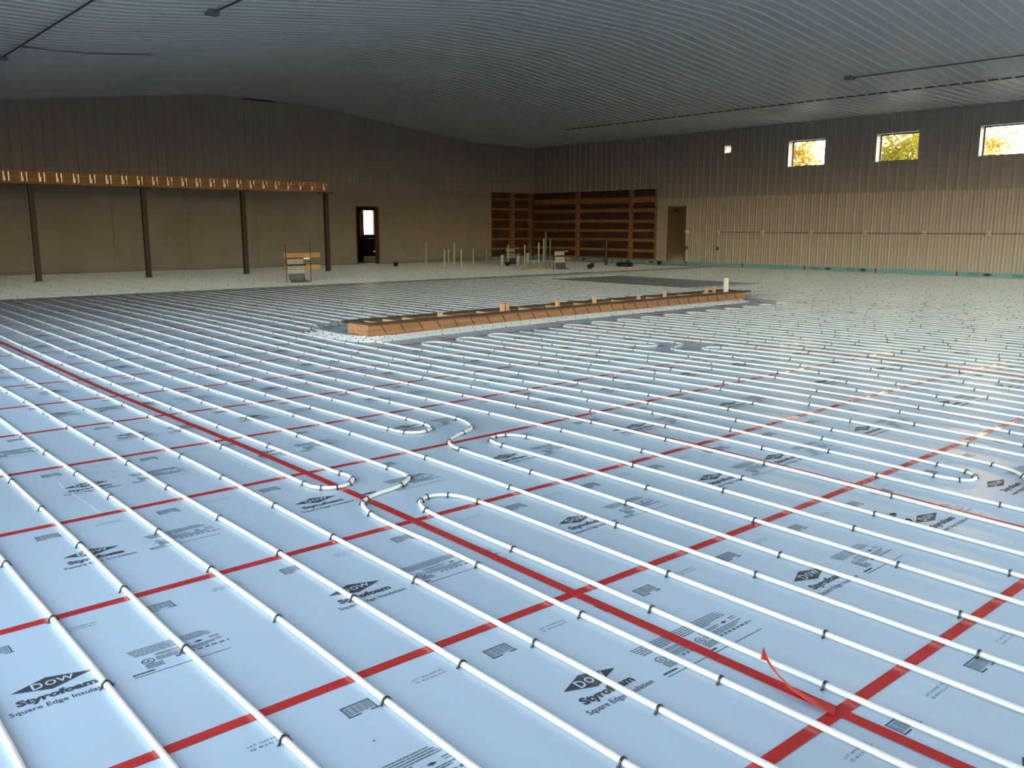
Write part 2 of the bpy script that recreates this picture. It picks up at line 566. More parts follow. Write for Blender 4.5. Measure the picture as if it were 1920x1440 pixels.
e = struct(empty('window_5', (65.4, RY, 3.9)), 'bright window seen through the open doorway')
d = MB()
d.box(64.2, 64.45, RY - 0.12, RY + 0.1, 3.7, 7.8); d.box(66.45, 66.7, RY - 0.12, RY + 0.1, 3.7, 7.8)
d.box(64.45, 66.45, RY - 0.12, RY + 0.1, 7.6, 7.8); d.box(64.2, 66.7, RY - 0.2, RY + 0.1, 3.7, 3.93)
part(d, 'window_frame', M['formdark'], e)
d = MB(); d.box(64.45, 66.45, RY + 0.2, RY + 0.23, 3.93, 7.6); part(d, 'pane', M['glass'], e)
d = MB(); d.box(63.6, 64.18, RY - 0.35, RY, 3.7, 7.6)
tag(d.build('wall_stud', M['pale_pine']), 'pale lumber stud beside the bright window beyond the doorway', 'lumber')
d = MB(); d.box(63.9, 69.4, RY - 2.2, RY - 0.9, -0.05, 3.4); d.box(64.1, 69.2, RY - 2.25, RY - 2.2, 0.5, 1.6); d.box(64.1, 69.2, RY - 2.25, RY - 2.2, 1.7, 3.2)
tag(d.build('tool_chest', M['red']), 'dark red cabinet in the shadowy room beyond the doorway', 'cabinet')
def crumple(name, x0, x1, y0, y1, z0, h, seed):
    r = random.Random(seed)
    nx, ny = 14, 9
    mb = MB()
    for j in range(ny):
        for i in range(nx):
            u, v = i / (nx - 1), j / (ny - 1)
            edge = min(u, 1 - u, v, 1 - v)
            zz = z0 if edge == 0 else z0 + h * (0.55 + 0.45 * r.random()) * min(1, edge * 5)
            mb.v.append((x0 + (x1 - x0) * u + r.uniform(-.08, .08), y0 + (y1 - y0) * v + r.uniform(-.08, .08), zz))
    for j in range(ny - 1):
        for i in range(nx - 1):
            k = j * nx + i
            mb.f.append((k, k + 1, k + nx + 1)); mb.f.append((k, k + nx + 1, k + nx))
    return mb.build(name, M['plastic'])
tag(crumple('plastic_sheet', 60.6, 64.8, 104.5, 107.5, -0.05, 2.4, 3), 'crumpled glossy black plastic sheeting beyond the doorway', 'sheeting')
d = MB(); d.box(60.8, 65.6, 102.9, 104.3, -0.05, 0.85)
tag(d.build('stacked_board', M['slab']), 'grey board stack low inside the doorway', 'boards')

# --- unfinished corner: posts, girts and film
def bay():
    f = MB(); f.box(XR + 0.95, XR + 1.12, BAY_R[0] - 0.1, YB + 1, 0.0, 10.6)
    f2 = MB(); f2.box(80.85, XR + 1, YB + 0.62, YB + 0.8, 0.0, 10.6)
    e = empty('stud_frame', (XR, 86, 0.3))
    tag(e, 'open timber framing with brown film in the corner of the ribbed walls', 'framing')
    part(f, 'insulation_film', M['poly'], e); part(f2, 'insulation_film', M['poly'], e)
    for z0, z1 in ((8.62, 9.45), (7.3, 7.8), (5.8, 6.22), (4.45, 4.85), (3.06, 3.48), (1.58, 2.0), (0.45, 0.72)):
        for a, b in ((73.3, 77.95), (78.35, 88.95), (89.4, YB)):
            g_ = MB(); dz = rnd.uniform(-0.05, 0.05)
            g_.box(XR + 0.14, XR + 0.28, a, b, z0 + dz, z1 + dz)
            part(g_, 'girt', M['wood'], e)
    for z0, z1 in ((9.3, 9.62), (7.75, 8.05), (6.15, 6.42), (4.65, 4.95), (3.1, 3.4), (1.55, 1.9), (0.3, 0.55)):
        for a, b in ((81.2, 85.15), (85.95, 89.3)):
            g_ = MB(); dz = rnd.uniform(-0.04, 0.04)
            g_.box(a, b, YB + 0.14, YB + 0.28, z0 + dz, z1 + dz)
            part(g_, 'girt', M['wood'], e)
    for a, b, x0, x1 in ((72.85, 73.35, -0.03, 0.6), (77.95, 78.45, 0.28, 0.8), (88.9, 89.4, 0.28, 0.8)):
        p = MB(); p.box(XR + x0, XR + x1, a, b, 0.3, 10.5); part(p, 'post', M['wood'], e)
    for a, b in ((80.9, 81.2), (85.15, 85.95), (89.3, 89.75)):
        p = MB(); p.box(a, b, YB + 0.05, YB + 0.6, 0.3, 10.5); part(p, 'post', M['wood'], e)
bay()

# ================================================================== THE FLOOR
fb = MB()
fb.box(XL_, XR + 1.0, YF, YB + 0.6, -1.1, -0.30)
floor = struct(fb.build('floor', M['sand']))
BARE = (52.0, 61.0, 38.5, 54.5)

boards = []
for i in range(-2, 12):
    for j in range(-4, 25):
        x0, x1 = max(8 * i, XL_ + 0.1), min(8 * i + 8, XR - 0.15)
        y0, y1 = max(4 * j, YF + 0.1), min(4 * j + 4, YB - 0.15)
        if x1 - x0 < 0.1 or y1 - y0 < 0.1:
            continue
        ps = [to_px(x0 + (x1 - x0) * a, y0 + (y1 - y0) * b) for a in (0, .25, .5, .75, 1) for b in (0, .5, 1)]
        vis = [p for p in ps if p and -30 < p[0] < 1950 and p[1] < 1470]
        dep = min([p[2] for p in ps if p] or [999])
        boards.append((0 if vis else 1, dep, i, j, x0, x1, y0, y1))
boards.sort()
def board_mesh(mb, x0, x1, y0, y1):
    g_ = 0.008
    nx, ny = 4, 2
    xs = [x0 + g_ + (x1 - x0 - 2 * g_) * k / nx for k in range(nx + 1)]
    ys = [y0 + g_ + (y1 - y0 - 2 * g_) * k / ny for k in range(ny + 1)]
    k0 = len(mb.v)
    zs = zfa([(x, y) for y in ys for x in xs])
    n = 0
    for y in ys:
        for x in xs:
            mb.v.append((x, y, zs[n])); n += 1
    for j in range(ny):
        for i in range(nx):
            a = k0 + j * (nx + 1) + i
            mb.f.append((a, a + 1, a + nx + 2, a + nx + 1))
    ring = [k0 + i for i in range(nx + 1)] + [k0 + j * (nx + 1) + nx for j in range(1, ny + 1)] + \
           [k0 + ny * (nx + 1) + i for i in range(nx - 1, -1, -1)] + [k0 + j * (nx + 1) for j in range(ny - 1, 0, -1)]
    kb = len(mb.v)
    for r in ring:
        v = mb.v[r]
        mb.v.append((v[0], v[1], v[2] - 0.16))
    for q in range(len(ring)):
        q2 = (q + 1) % len(ring)
        mb.f.append((ring[q], kb + q, kb + q2, ring[q2]))
rest = MB()
board_obj = {}
cnt = 0
for (hid, dep, i, j, x0, x1, y0, y1) in boards:
    if hid == 0 and cnt < 300:
        b = MB(); board_mesh(b, x0, x1, y0, y1)
        board_obj[(i, j)] = (b.build('foam_board', M['foam'], floor), dep, x0, x1, y0, y1)
        cnt += 1
    else:
        board_mesh(rest, x0, x1, y0, y1)
if rest.f:
    o = rest.build('foam_board_remainder', M['foam'], floor)
    o['kind'] = 'stuff'
bs = MB()
bs.quad((BARE[0], BARE[2], 0.012), (BARE[1], BARE[2], 0.012), (BARE[1], BARE[3], 0.012), (BARE[0], BARE[3], 0.012))
bs.v = [(a, b, c) for a, b, c in bs.v]
bs2 = MB(); bs2.box(BARE[0], BARE[1], BARE[2], BARE[3], 0.002, 0.03)
tag(bs2.build('floor_mat', M['slab']), 'bare dark grey rectangle without tubing beyond the wooden form', 'mat')

# ---------------------------------------------------------------- printing on the boards
def text_tris(s, size, offset=0.0, align='CENTER', xs=1.0, res=2):
    cu = bpy.data.curves.new('t', 'FONT')
    cu.body = s
    cu.size = size
    cu.align_x = align
    cu.offset = offset
    cu.resolution_u = res
    cu.fill_mode = 'FRONT'
    ob = bpy.data.objects.new('t', cu)
    COL.objects.link(ob)
    dg = bpy.context.evaluated_depsgraph_get()
    me = ob.evaluated_get(dg).to_mesh()
    me.calc_loop_triangles()
    v = np.array([tuple(q.co) for q in me.vertices], float).reshape(-1, 3)[:, :2]
    t = np.array([tuple(q.vertices) for q in me.loop_triangles], int).reshape(-1, 3)
    ob.evaluated_get(dg).to_mesh_clear()
    bpy.data.objects.remove(ob)
    v[:, 0] *= xs
    return v, t
class Ink:
    def __init__(s):
        s.v, s.t, s.z, s.m, s.n = [], [], [], [], 0
    def add(s, v, t, z, m):
        s.v.append(np.asarray(v, float)); s.t.append(np.asarray(t, int) + s.n)
        s.z.append(np.full(len(v), z)); s.m.append(np.full(len(t), m)); s.n += len(v)
    def rect(s, x0, x1, y0, y1, z=0.003, m=0):
        s.add([(x0, y0), (x1, y0), (x1, y1), (x0, y1)], [(0, 1, 2), (0, 2, 3)], z, m)
    def done(s):
        return np.concatenate(s.v), np.concatenate(s.t), np.concatenate(s.z), np.concatenate(s.m)
def fit(v, x0, x1, y0, y1):
    v = v.copy()
    lo, hi = v.min(0), v.max(0)
    return (v - lo) / (hi - lo) * np.array([x1 - x0, y1 - y0]) + np.array([x0, y0])
def words(ink, x0, x1, y, h, r, m=1, word=(0.03, 0.11), gap=0.007):
    x = x0
    while x < x1:
        w = r.uniform(*word)
        ink.rect(x, min(x + w, x1), y, y + h, 0.003, m)
        x += w + gap
def make_logo(detail):
    ink = Ink(); r = random.Random(11)
    ink.add([(-.425, 2.215), (-0.03, 2.05), (.425, 2.215), (-.03, 2.375)], [(0, 1, 2), (0, 2, 3)], 0.003, 0)
    if detail:
        v, t = text_tris('D', 1, 0.02); ink.add(fit(v, -.215, -.095, 2.135, 2.29), t, 0.0055, 2)
        v, t = text_tris('O', 1, 0.02); ink.add(fit(v, -.075, .045, 2.145, 2.275), t, 0.0055, 2)
        v, t = text_tris('W', 1, 0.02); ink.add(fit(v, .05, .235, 2.15, 2.27), t, 0.0055, 2)
        v, t = text_tris('Styrofoam', 1, 0.045); ink.add(fit(v, -.43, .40, 1.815, 2.0), t, 0.003, 0)
        v, t = text_tris('TM', 1); ink.add(fit(v, .415, .45, 1.975, 1.995), t, 0.003, 0)
        v, t = text_tris('Square Edge Insulation', 1, 0.008); ink.add(fit(v, -.535, .535, 1.655, 1.775), t, 0.003, 0)
    else:
        for k in range(9):
            ink.rect(-.43 + k * .0925, -.43 + k * .0925 + .075, 1.86, 1.97, 0.003, 0)
        words(ink, -.53, .53, 1.69, .055, r, 0, (0.05, 0.09), 0.02)
    # approval text block to the right
    if detail:
        for k in range(5):
            words(ink, .86 + .012 * k, (1.80, 1.84, 1.86, 1.87, 1.5)[k], 2.345 - k * .042, 0.02, r)
        for a in range(20):
            t0, t1 = a * math.pi / 10, (a + 1) * math.pi / 10
            c, R0, R1 = (1.0, 1.98), .062, .075
            ink.add([(c[0] + R0 * math.cos(t0), c[1] + R0 * math.sin(t0)), (c[0] + R1 * math.cos(t0), c[1] + R1 * math.sin(t0)),
                     (c[0] + R1 * math.cos(t1), c[1] + R1 * math.sin(t1)), (c[0] + R0 * math.cos(t1), c[1] + R0 * math.sin(t1))],
                    [(0, 1, 2), (0, 2, 3)], 0.003, 0)
        v, t = text_tris('UL', 1, 0.02); ink.add(fit(v, .958, 1.042, 1.948, 2.012), t, 0.003, 0)
        for k in range(2):
            words(ink, 1.12, 1.55 - .05 * k, 2.10 - k * .035, 0.018, r)
        ink.add([(1.60, 2.10), (1.66, 2.07), (1.72, 2.10), (1.66, 2.125)], [(0, 1, 2), (0, 2, 3)], 0.003, 0)
        words(ink, 1.80, 1.93, 2.12, 0.02, r); words(ink, 1.80, 1.93, 2.08, 0.014, r)
        for k in range(3):
            words(ink, 1.10, 1.93 - .1 * k, 2.01 - k * .035, 0.018, r)
        words(ink, 1.3, 1.97, 1.87, 0.042, r, 1, (0.05, 0.07), 0.03)
        for k in range(4):
            words(ink, .93, 1.14, 1.88 - k * .03, 0.018, r)
        words(ink, .74, 1.0, 1.71, 0.03, r, 0); words(ink, .74, 1.9, 1.655, 0.012, r, 0, (0.1, 0.3), 0.006)
    else:
        for k in range(4):
            words(ink, .86, 1.85, 2.33 - k * .055, 0.022, r, 1, (0.1, 0.3))
        for k in range(3):
            words(ink, 1.05, 1.93, 2.04 - k * .07, 0.026, r, 1, (0.1, 0.3))
        words(ink, .78, 1.9, 1.67, 0.025, r, 1, (0.2, 0.4))
    return ink.done()
def make_code(detail):
    ink = Ink(); r = random.Random(5)
    y0, y1 = 3.33, 3.54
    ink.rect(-.17, .17, y1 - .018, y1); ink.rect(-.18, -.165, y0, y1); ink.rect(.165, .18, y0, y1)
    ink.rect(-.19, -.03, y0 - .02, y0); ink.rect(.09, .2, y0 - .02, y0)
    if detail:
        x = -.155
        while x < .15:
            w = r.choice((.004, .007, .011))
            ink.rect(x, x + w, y0 + .02, y1 - .03, 0.003, r.choice((0, 1, 1, 1)))
            x += w + r.choice((.007, .012))
        for row, s in ((3.50, 'LOT  9609 EXT 076'), (3.43, 'ZZ  48 X 96 22 SL PT')):
            v, t = text_tris(s, 1, 0.0, res=1); ink.add(fit(v, -1.24, -.80, row, row + .035), t, 0.003, 0)
    else:
        ink.rect(-.15, .15, y0 + .02, y1 - .03, 0.003, 1)
        words(ink, -1.24, -.80, 3.48, .02, r); words(ink, -1.22, -.82, 3.42, .02, r)
    return ink.done()
LOGO = {True: make_logo(True), False: make_logo(False)}
CODE = {True: make_code(True), False: make_code(False)}
OFFS = {(-1, 0): 1.7, (0, 0): 2.22, (-1, 1): 3.26, (0, 1): 0.0, (1, 1): 0.5, (-1, -1): 2.42, (0, -1): 3.2, (1, -1): 2.4}
def printing(key):
    o, dep, x0, x1, y0, y1 = board_obj[key]
    i, j = key
    if dep > 58 or j > 14:
        return
    det = dep < 21
    r = random.Random(i * 97 + j * 13 + 5)
    off = OFFS.get(key, r.uniform(0, 4))
    V, T, Z, MI = [], [], [], []
    n = 0
    for tpl, step, sh in ((LOGO[det], 4.0, 0.0), (CODE[det], 2.0, -0.35)):
        c = off + sh - 8.0
        while c < 12.0:
            v, t, z, m = tpl
            v = v + np.array([8 * i + c, 4 * j])
            cen = v[t].mean(1)
            keep = (cen[:, 0] > x0 + 0.01) & (cen[:, 0] < x1 - 0.01)
            if keep.any():
                tt = t[keep]
                used, inv = np.unique(tt, return_inverse=True)
                V.append(np.clip(v[used], [x0 + .01, y0], [x1 - .01, y1])); Z.append(z[used]); T.append(inv.reshape(-1, 3) + n); MI.append(m[keep])
                n += len(used)
            c += step
    if not V:
        return
    V = np.concatenate(V); Z = np.concatenate(Z); T = np.concatenate(T); MI = np.concatenate(MI)
    Zt = zfa(V) + Z
    me = bpy.data.meshes.new('printed_lettering')
    me.from_pydata((np.column_stack([V, Zt]) * F).tolist(), [], T.tolist())
    for m in (M['ink'], M['ink_grey'], M['foam']):
        me.materials.append(m)
    me.polygons.foreach_set('material_index', MI.astype(np.int32))
    me.update()
    link('printed_lettering', me, o)
for key in list(board_obj):
    printing(key)

# ---------------------------------------------------------------- gouges, smears and spots on single boards
M['gouge'] = mat('gouged_foam', (0.66, 0.82, 0.86), 0.7)
M['rust'] = mat('rust_stain', (0.46, 0.45, 0.42), 0.5)
def board_at(x, y_):
    return board_obj.get((math.floor(x / 8), math.floor(y_ / 4)), (floor,))[0]
def blob(x, y_, rx, ry, name, m, seed, lift=0.0065):
    r = random.Random(seed)
    n = 14
    mb = MB()
    ring = [(x + rx * r.uniform(.6, 1.1) * math.cos(2 * math.pi * k / n), y_ + ry * r.uniform(.6, 1.1) * math.sin(2 * math.pi * k / n)) for k in range(n)]
    z = zf(x, y_) + lift
    mb.v = [(x, y_, z)] + [(a, b, zf(a, b) + lift) for a, b in ring]
    mb.f = [(0, 1 + k, 1 + (k + 1) % n) for k in range(n)]
    mb.build(name, M[m], board_at(x, y_))
def gouge(pts, w, seed):
    r = random.Random(seed)
    mb = MB()
    for (xa, ya), (xb, yb) in zip(pts, pts[1:]):
        n = max(2, int(abs(yb - ya) / 0.12))
        for k in range(n):
            if r.random() < .2:
                continue
            a, b = ya + (yb - ya) * k / n, ya + (yb - ya) * (k + .92) / n
            xm = xa + (xb - xa) * k / n + r.uniform(-.012, .012)
            ww = w * r.uniform(.4, 1.2)
            z = zf(xm, a) + 0.004
            mb.quad((xm - ww, a, z), (xm - ww * .6, b, z), (xm + ww * .8, b, z), (xm + ww, a, z))
    mb.build('gouge', M['gouge'], board_at(pts[0][0], (pts[0][1] + pts[-1][1]) / 2))
gouge([(-4.08, 10.9), (-4.14, 10.15), (-4.07, 9.31), (-4.05, 8.16)], 0.018, 1)
gouge([(-3.93, 8.4), (-3.94, 8.05)], 0.012, 2)
gouge([(-0.66, 10.6), (-0.68, 9.6), (-0.64, 8.25)], 0.025, 3)
blob(-4.50, 5.91, 0.13, 0.05, 'ink_smear', 'ink', 4)
blob(-4.42, 5.90, 0.10, 0.06, 'ink_smear', 'ink', 8, 0.0068)
blob(-4.14, -1.21, 0.016, 0.016, 'red_spot', 'tape', 5)
blob(-4.21, -1.36, 0.010, 0.012, 'brown_spot', 'rust', 6)
for k, (a, b, c_, d_) in enumerate(((-3.28, 11.07, .10, .10), (-2.98, 10.85, .13, .12), (-4.56, 10.2, .05, .2), (-3.1, 10.5, .1, .06))):
    blob(a, b, c_, d_, 'brown_stain', 'rust', 30 + k, 0.002)

# ---------------------------------------------------------------- red seam tape
def ribbon(path, w, lift):
    mb = MB()
    P = [Vector((a, b)) for a, b in path]
    zs = zfa(path)
    for k, p in enumerate(P):
        t = (P[min(k + 1, len(P) - 1)] - P[max(k - 1, 0)]).normalized()
        n = Vector((-t.y, t.x)) * (w / 2)
        for s in (-1, 1):
            mb.v.append((p.x + s * n.x, p.y + s * n.y, zs[k] + lift))
    for k in range(len(P) - 1):
        mb.f.append((2 * k, 2 * k + 2, 2 * k + 3, 2 * k + 1))
    n0 = len(mb.v)                                     # a real film thickness
    mb.v += [(a, b, c - 0.003) for a, b, c in mb.v]
    for k in range(len(P) - 1):
        mb.f.append((n0 + 2 * k + 1, n0 + 2 * k + 3, n0 + 2 * k + 2, n0 + 2 * k))
        mb.f.append((2 * k, n0 + 2 * k, n0 + 2 * k + 2, 2 * k + 2)); mb.f.append((2 * k + 1, 2 * k + 3, n0 + 2 * k + 3, n0 + 2 * k + 1))
    return mb
TW = 0.155
for n, j in enumerate(range(-2, 16)):
    Y = 4 * j
    xs = np.arange(-12, 89.2, 1.0)
    ph = rnd.uniform(0, 6)
    path = [(x, Y + 0.02 * math.sin(x * 0.35 + ph)) for x in xs]
    o = ribbon(path, TW, 0.007).build('seam_tape', M['tape'])
    tag(o, 'red tape strip crossing under the tubing, %s crosswise strip counted from the camera' % ORD[n], 'tape', 'crosswise red tape strips')
for n, i in enumerate(range(0, 12)):
    X = 8 * i
    ph = rnd.uniform(0, 6)
    path = [(X + 0.02 * math.sin(y * 0.3 + ph), y) for y in np.arange(-12, 61.2, 1.0)]
    o = ribbon(path, TW * (1.08 if i == 0 else 1), 0.011).build('seam_tape', M['tape'])
    tag(o, 'red tape strip running lengthwise beside the tubing, %s lengthwise strip from the left' % ORD[n], 'tape', 'lengthwise red tape strips')
# loose twisted end
lp = MB()
ctrl = [(-0.06, -4.0, 0.02, 0.10), (-0.08, -3.7, 0.035, 0.085), (-0.05, -3.45, 0.06, 0.06), (0.03, -3.25, 0.09, 0.045), (0.11, -3.1, 0.12, 0.04), (0.17, -3.0, 0.15, 0.045), (0.21, -2.93, 0.165, 0.09), (0.24, -2.89, 0.16, 0.10)]
for k, (x, y_, z, w) in enumerate(ctrl):
    a = 0.6 * k
    lp.v += [(x - w * 0.8, y_ - w * 0.35, z + w * 0.4 * math.sin(a)), (x + w * 0.8, y_ + w * 0.35, z - w * 0.4 * math.sin(a) + 0.01)]
for k in range(len(ctrl) - 1):
    lp.f.append((2 * k, 2 * k + 2, 2 * k + 3, 2 * k + 1))
zq = zf(0, -3.5)
lp.v = [(a, b, c + zq) for a, b, c in lp.v]
o = lp.build('tape_end', M['tape_back'])
md = o.modifiers.new('thickness', 'SOLIDIFY'); md.thickness = 0.0015
tag(o, 'loose twisted end of red tape lifting off the nearest lengthwise strip', 'tape')

# ---------------------------------------------------------------- heating tube
PR = 0.038
def staple_mesh(n=7):
    mb = MB()
    R0, R1, W = PR + 0.003, PR + 0.017, 0.0125
    pts = [(-R1 - 0.012, -PR), (-R0 - 0.008, -PR * 0.2)]
    prof = []
    prof.append(((-R1 - 0.030, -PR + 0.001), (-R0 - 0.012, -PR + 0.001)))
    prof.append(((-R1 - 0.008, -PR * 0.3), (-R0 - 0.002, -PR * 0.3)))
    for k in range(n):
        a = math.pi - 0.15 - (math.pi - 0.3) * k / (n - 1)
        prof.append(((R1 * math.cos(a), R1 * math.sin(a)), (R0 * math.cos(a), R0 * math.sin(a))))
    prof.append(((R1 + 0.008, -PR * 0.3), (R0 + 0.002, -PR * 0.3)))
    prof.append(((R1 + 0.030, -PR + 0.001), (R0 + 0.012, -PR + 0.001)))
    for (o_, i_) in prof:
        mb.v += [(o_[0], -W, o_[1]), (o_[0], W, o_[1]), (i_[0], W, i_[1]), (i_[0], -W, i_[1])]
    for k in range(len(prof) - 1):
        for q in range(4):
            q2 = (q + 1) % 4
            mb.f.append((4 * k + q, 4 * k + q2, 4 * k + 4 + q2, 4 * k + 4 + q))
    mb.f.append((0, 1, 2, 3)); e_ = 4 * (len(prof) - 1); mb.f.append((e_ + 3, e_ + 2, e_ + 1, e_))
    return mb
ST_HI = staple_mesh(7).mesh('staple', M['tie'])
ST_LO = staple_mesh(3)
def catmull(pts, step=0.12):
    P = [Vector((a, b)) for a, b in pts]
    out = []
    for k in range(len(P) - 1):
        p0, p1, p2, p3 = P[max(k - 1, 0)], P[k], P[k + 1], P[min(k + 2, len(P) - 1)]
        n = max(1, int((p2 - p1).length / step))
        for q in range(n):
            t = q / n
            out.append(0.5 * ((2 * p1) + (p2 - p0) * t + (2 * p0 - 5 * p1 + 4 * p2 - p3) * t * t + (3 * p1 - p0 - 3 * p2 + p3) * t ** 3))
    out.append(P[-1])
    return [(p.x, p.y) for p in out]
def straight(x, ya, yb, wob=0.03):
    n = max(2, int(abs(yb - ya) / 1.5))
    ph = x * 1.7
    res = []
    for k in range(n + 1):
        y_ = ya + (yb - ya) * k / n
        e_ = min(1.0, k / 2, (n - k) / 2)
        res.append((x + e_ * (wob * math.sin(y_ * 0.31 + ph) + 0.012 * math.sin(y_ * 0.8 + ph * 2)), y_))
    return res
def straight_x(y_, xa, xb, wob=0.03):
    return [(b, a) for a, b in straight(y_, xa, xb, wob)]
NTUBE = [0, 0]
def tube_run(path, label, group, ties, lift=0.0, sides=8):
    """path: list of (x, y); ties: list of (x, y, angle)"""
    pz = zfa(path)
    far = min((to_px(x, y_) or (0, 0, 99))[2] for x, y_ in path) > 30
    mb = MB().tube([(x, y_, z + PR + 0.003 + lift) for (x, y_), z in zip(path, pz)], PR, 6 if far else sides)
    o = mb.build('heating_tube', M['pex'], None, True)
    tag(o, label, 'tube', group)
    NTUBE[0] += 1
    row = MB()
    for (x, y_, a) in ties:
        p = to_px(x, y_)
        z = zf(x, y_) + PR + 0.003 + lift
        if p and p[2] < 21 and -20 < p[0] < 1940 and p[1] < 1460:
            s = link('staple', ST_HI, o, (x, y_, z))
            s.rotation_euler = (rnd.uniform(-.12, .12), 0, a + rnd.uniform(-.12, .12))
            NTUBE[1] += 1
        else:
            k = len(row.v)
            c, s_ = math.cos(a), math.sin(a)
            row.v += [(x + vx * c - vy * s_, y_ + vx * s_ + vy * c, z + vz) for vx, vy, vz in ST_LO.v]
            row.f += [tuple(k + i for i in f) for f in ST_LO.f]
    if row.f:
        r = row.build('staple_row', M['tie'], o)
        r['kind'] = 'stuff'
    return o
def rows_for(path, y0=None, step=None, axis=1):
    """staples where a path crosses the rows y = y0 + k*step (or x rows)"""
    out = []
    if y0 is None:
        wide = path[0][0] > 0
        y0 = -0.6 + (rnd.uniform(-.9, .9) if wide else 0)
        step = rnd.uniform(2.6, 3.0) if wide else 2.35
    for (a, b) in zip(path, path[1:]):
        lo, hi = sorted((a[axis], b[axis]))
        if hi - lo < 1e-6:
            continue
        k = math.ceil((lo - y0) / step)
        while y0 + k * step < hi:
            v = y0 + k * step
            t = (v - a[axis]) / (b[axis] - a[axis])
            x, y_ = a[0] + (b[0] - a[0]) * t, a[1] + (b[1] - a[1]) * t
            ang = math.atan2(b[1] - a[1], b[0] - a[0]) - math.pi / 2
            jj = rnd.uniform(-.22, .22)
            out.append((x + jj * (b[0] - a[0]) / (hi - lo) , y_ + jj * (b[1] - a[1]) / (hi - lo), ang))
            k += 1
    return out
def ties_at(path, pts):
    out = []
    for (x, y_) in pts:
        k = min(range(1, len(path) - 1), key=lambda q: (path[q][0] - x) ** 2 + (path[q][1] - y_) ** 2)
        a, b = path[k - 1], path[k + 1]
        out.append((path[k][0], path[k][1], math.atan2(b[1] - a[1], b[0] - a[0]) - math.pi / 2))
    return out

for k, (x, y_, a) in enumerate(((6.83, -1.35, 0.9), (6.73, -1.67, 2.2))):
    o = link('loose_staple', staple_mesh(9).mesh('loose_staple', M['tie']), None, (x, y_, zf(x, y_) + PR * .42))
    o.rotation_euler = (1.25, 0.0, a)
    tag(o, ['black staple lying loose beside a printed diamond, the farther of two', 'black staple lying loose beside a printed diamond, the nearer of two'][k], 'staple', 'loose staples')

XS = [-7.0, -5.87, -4.83, -3.65, -2.55, -1.50, -0.45, 0.43, 1.45, 2.51, 3.47, 4.53, 5.54, 6.57, 7.79, 8.88, 9.82, 10.74, 11.72, 12.95, 13.95,
      15.0, 15.94, 16.97, 17.92, 18.9, 20.03, 21.03, 22.03, 23.1]
while XS[-1] < 87.2:
    XS.append(XS[-1] + rnd.uniform(0.98, 1.10))
NEAR, FAR = -12.5, 61.0
def seam_words(x):
    s = math.floor(x / 8)
    if s < 0:
        k = sum(1 for q in XS if x <= q < 0)
        return '%s left of the nearest lengthwise red tape' % ORD[k - 1]
    k = sum(1 for q in XS if 8 * s <= q <= x)
    return '%s right of the %s lengthwise red tape' % (ORD[k - 1], ORD[s])
G1 = 'long straight heating tubes'
def full(x, ya=NEAR, yb=FAR, note='straight white heating tube', grp=G1):
    p = straight(x, ya, yb)
    tube_run(p, '%s, %s' % (note, seam_words(x)), grp, rows_for(p))
def at(x):
    return min(range(len(XS)), key=lambda k: abs(XS[k] - x))
special = {}
# hairpins and cross-overs measured in the photograph (feet)
def combo(pts_mid, xa, ya, xb, yb, label, grp, tie_pts):
    pa = straight(xa, ya, pts_mid[0][1], 0.02)
    pb = straight(xb, pts_mid[-1][1], yb, 0.02)
    mid = catmull([pa[-2]] + pts_mid + [pb[1]])
    path = pa[:-1] + mid[1:-1] + pb[1:]
    t = rows_for(pa[:-1]) + ties_at(mid, tie_pts) + rows_for(pb[1:])
    tube_run(path, label, grp, t)
G2, G3 = 'hairpin tube loops', 'tubes with an S-shaped cross-over'
combo([(-.45, 7.56), (-.42, 6.9), (-.22, 6.62), (.06, 6.55), (.36, 6.72), (.50, 7.05), (.45, 7.7)], -.45, FAR, .43, FAR,
      'white hairpin loop closing just left of the nearest S-shaped cross-over', G2, [(-.45, 7.2), (-.36, 6.75), (-.05, 6.56), (.25, 6.62), (.45, 6.9), (.48, 7.4)])
combo([(1.45, 7.2), (1.42, 6.35), (1.28, 6.07), (.83, 5.79), (.30, 5.67), (-.03, 5.54), (-.30, 5.22), (-.48, 4.4)], 1.45, FAR, -.46, NEAR,
      'white tube making the S-shaped cross-over nearest the camera', G3, [(1.45, 7.0), (1.38, 6.25), (1.0, 5.88), (.0, 5.55), (-.22, 5.32), (-.42, 4.8)])
combo([(1.48, 3.7), (1.36, 4.55), (1.05, 4.86), (.76, 4.84), (.52, 4.55), (.39, 3.9)], 1.5, NEAR, .36, NEAR,
      'white hairpin loop opening toward the camera beside the nearest S-shaped cross-over', G2, [(1.44, 4.0), (1.25, 4.7), (.95, 4.88), (.66, 4.75), (.46, 4.3)])
combo([(3.47, 10.3), (3.56, 9.55), (3.87, 9.29), (4.18, 9.36), (4.39, 9.6), (4.5, 10.3)], 3.45, FAR, 4.52, FAR,
      'white hairpin loop closing left of the second S-shaped cross-over', G2, [(3.48, 10.2), (3.6, 9.5), (4.0, 9.3), (4.3, 9.45), (4.46, 10.0), (4.5, 10.8)])
combo([(5.54, 10.6), (5.48, 9.7), (5.26, 9.05), (4.98, 8.7), (4.36, 8.41), (3.84, 8.06), (3.60, 7.6), (3.53, 6.9)], 5.53, FAR, 3.5, NEAR,
      'white tube making the second S-shaped cross-over from the camera', G3, [(5.5, 9.9), (5.15, 8.85), (4.6, 8.52), (3.84, 8.06), (3.56, 7.3)])
combo([(5.5, 6.9), (5.33, 7.5), (4.95, 7.68), (4.69, 7.55), (4.53, 7.2), (4.5, 6.5)], 5.55, NEAR, 4.53, NEAR,
      'white hairpin loop opening toward the camera beside the second S-shaped cross-over', G2, [(5.47, 7.0), (5.25, 7.55), (4.9, 7.67), (4.62, 7.45), (4.5, 6.9)])
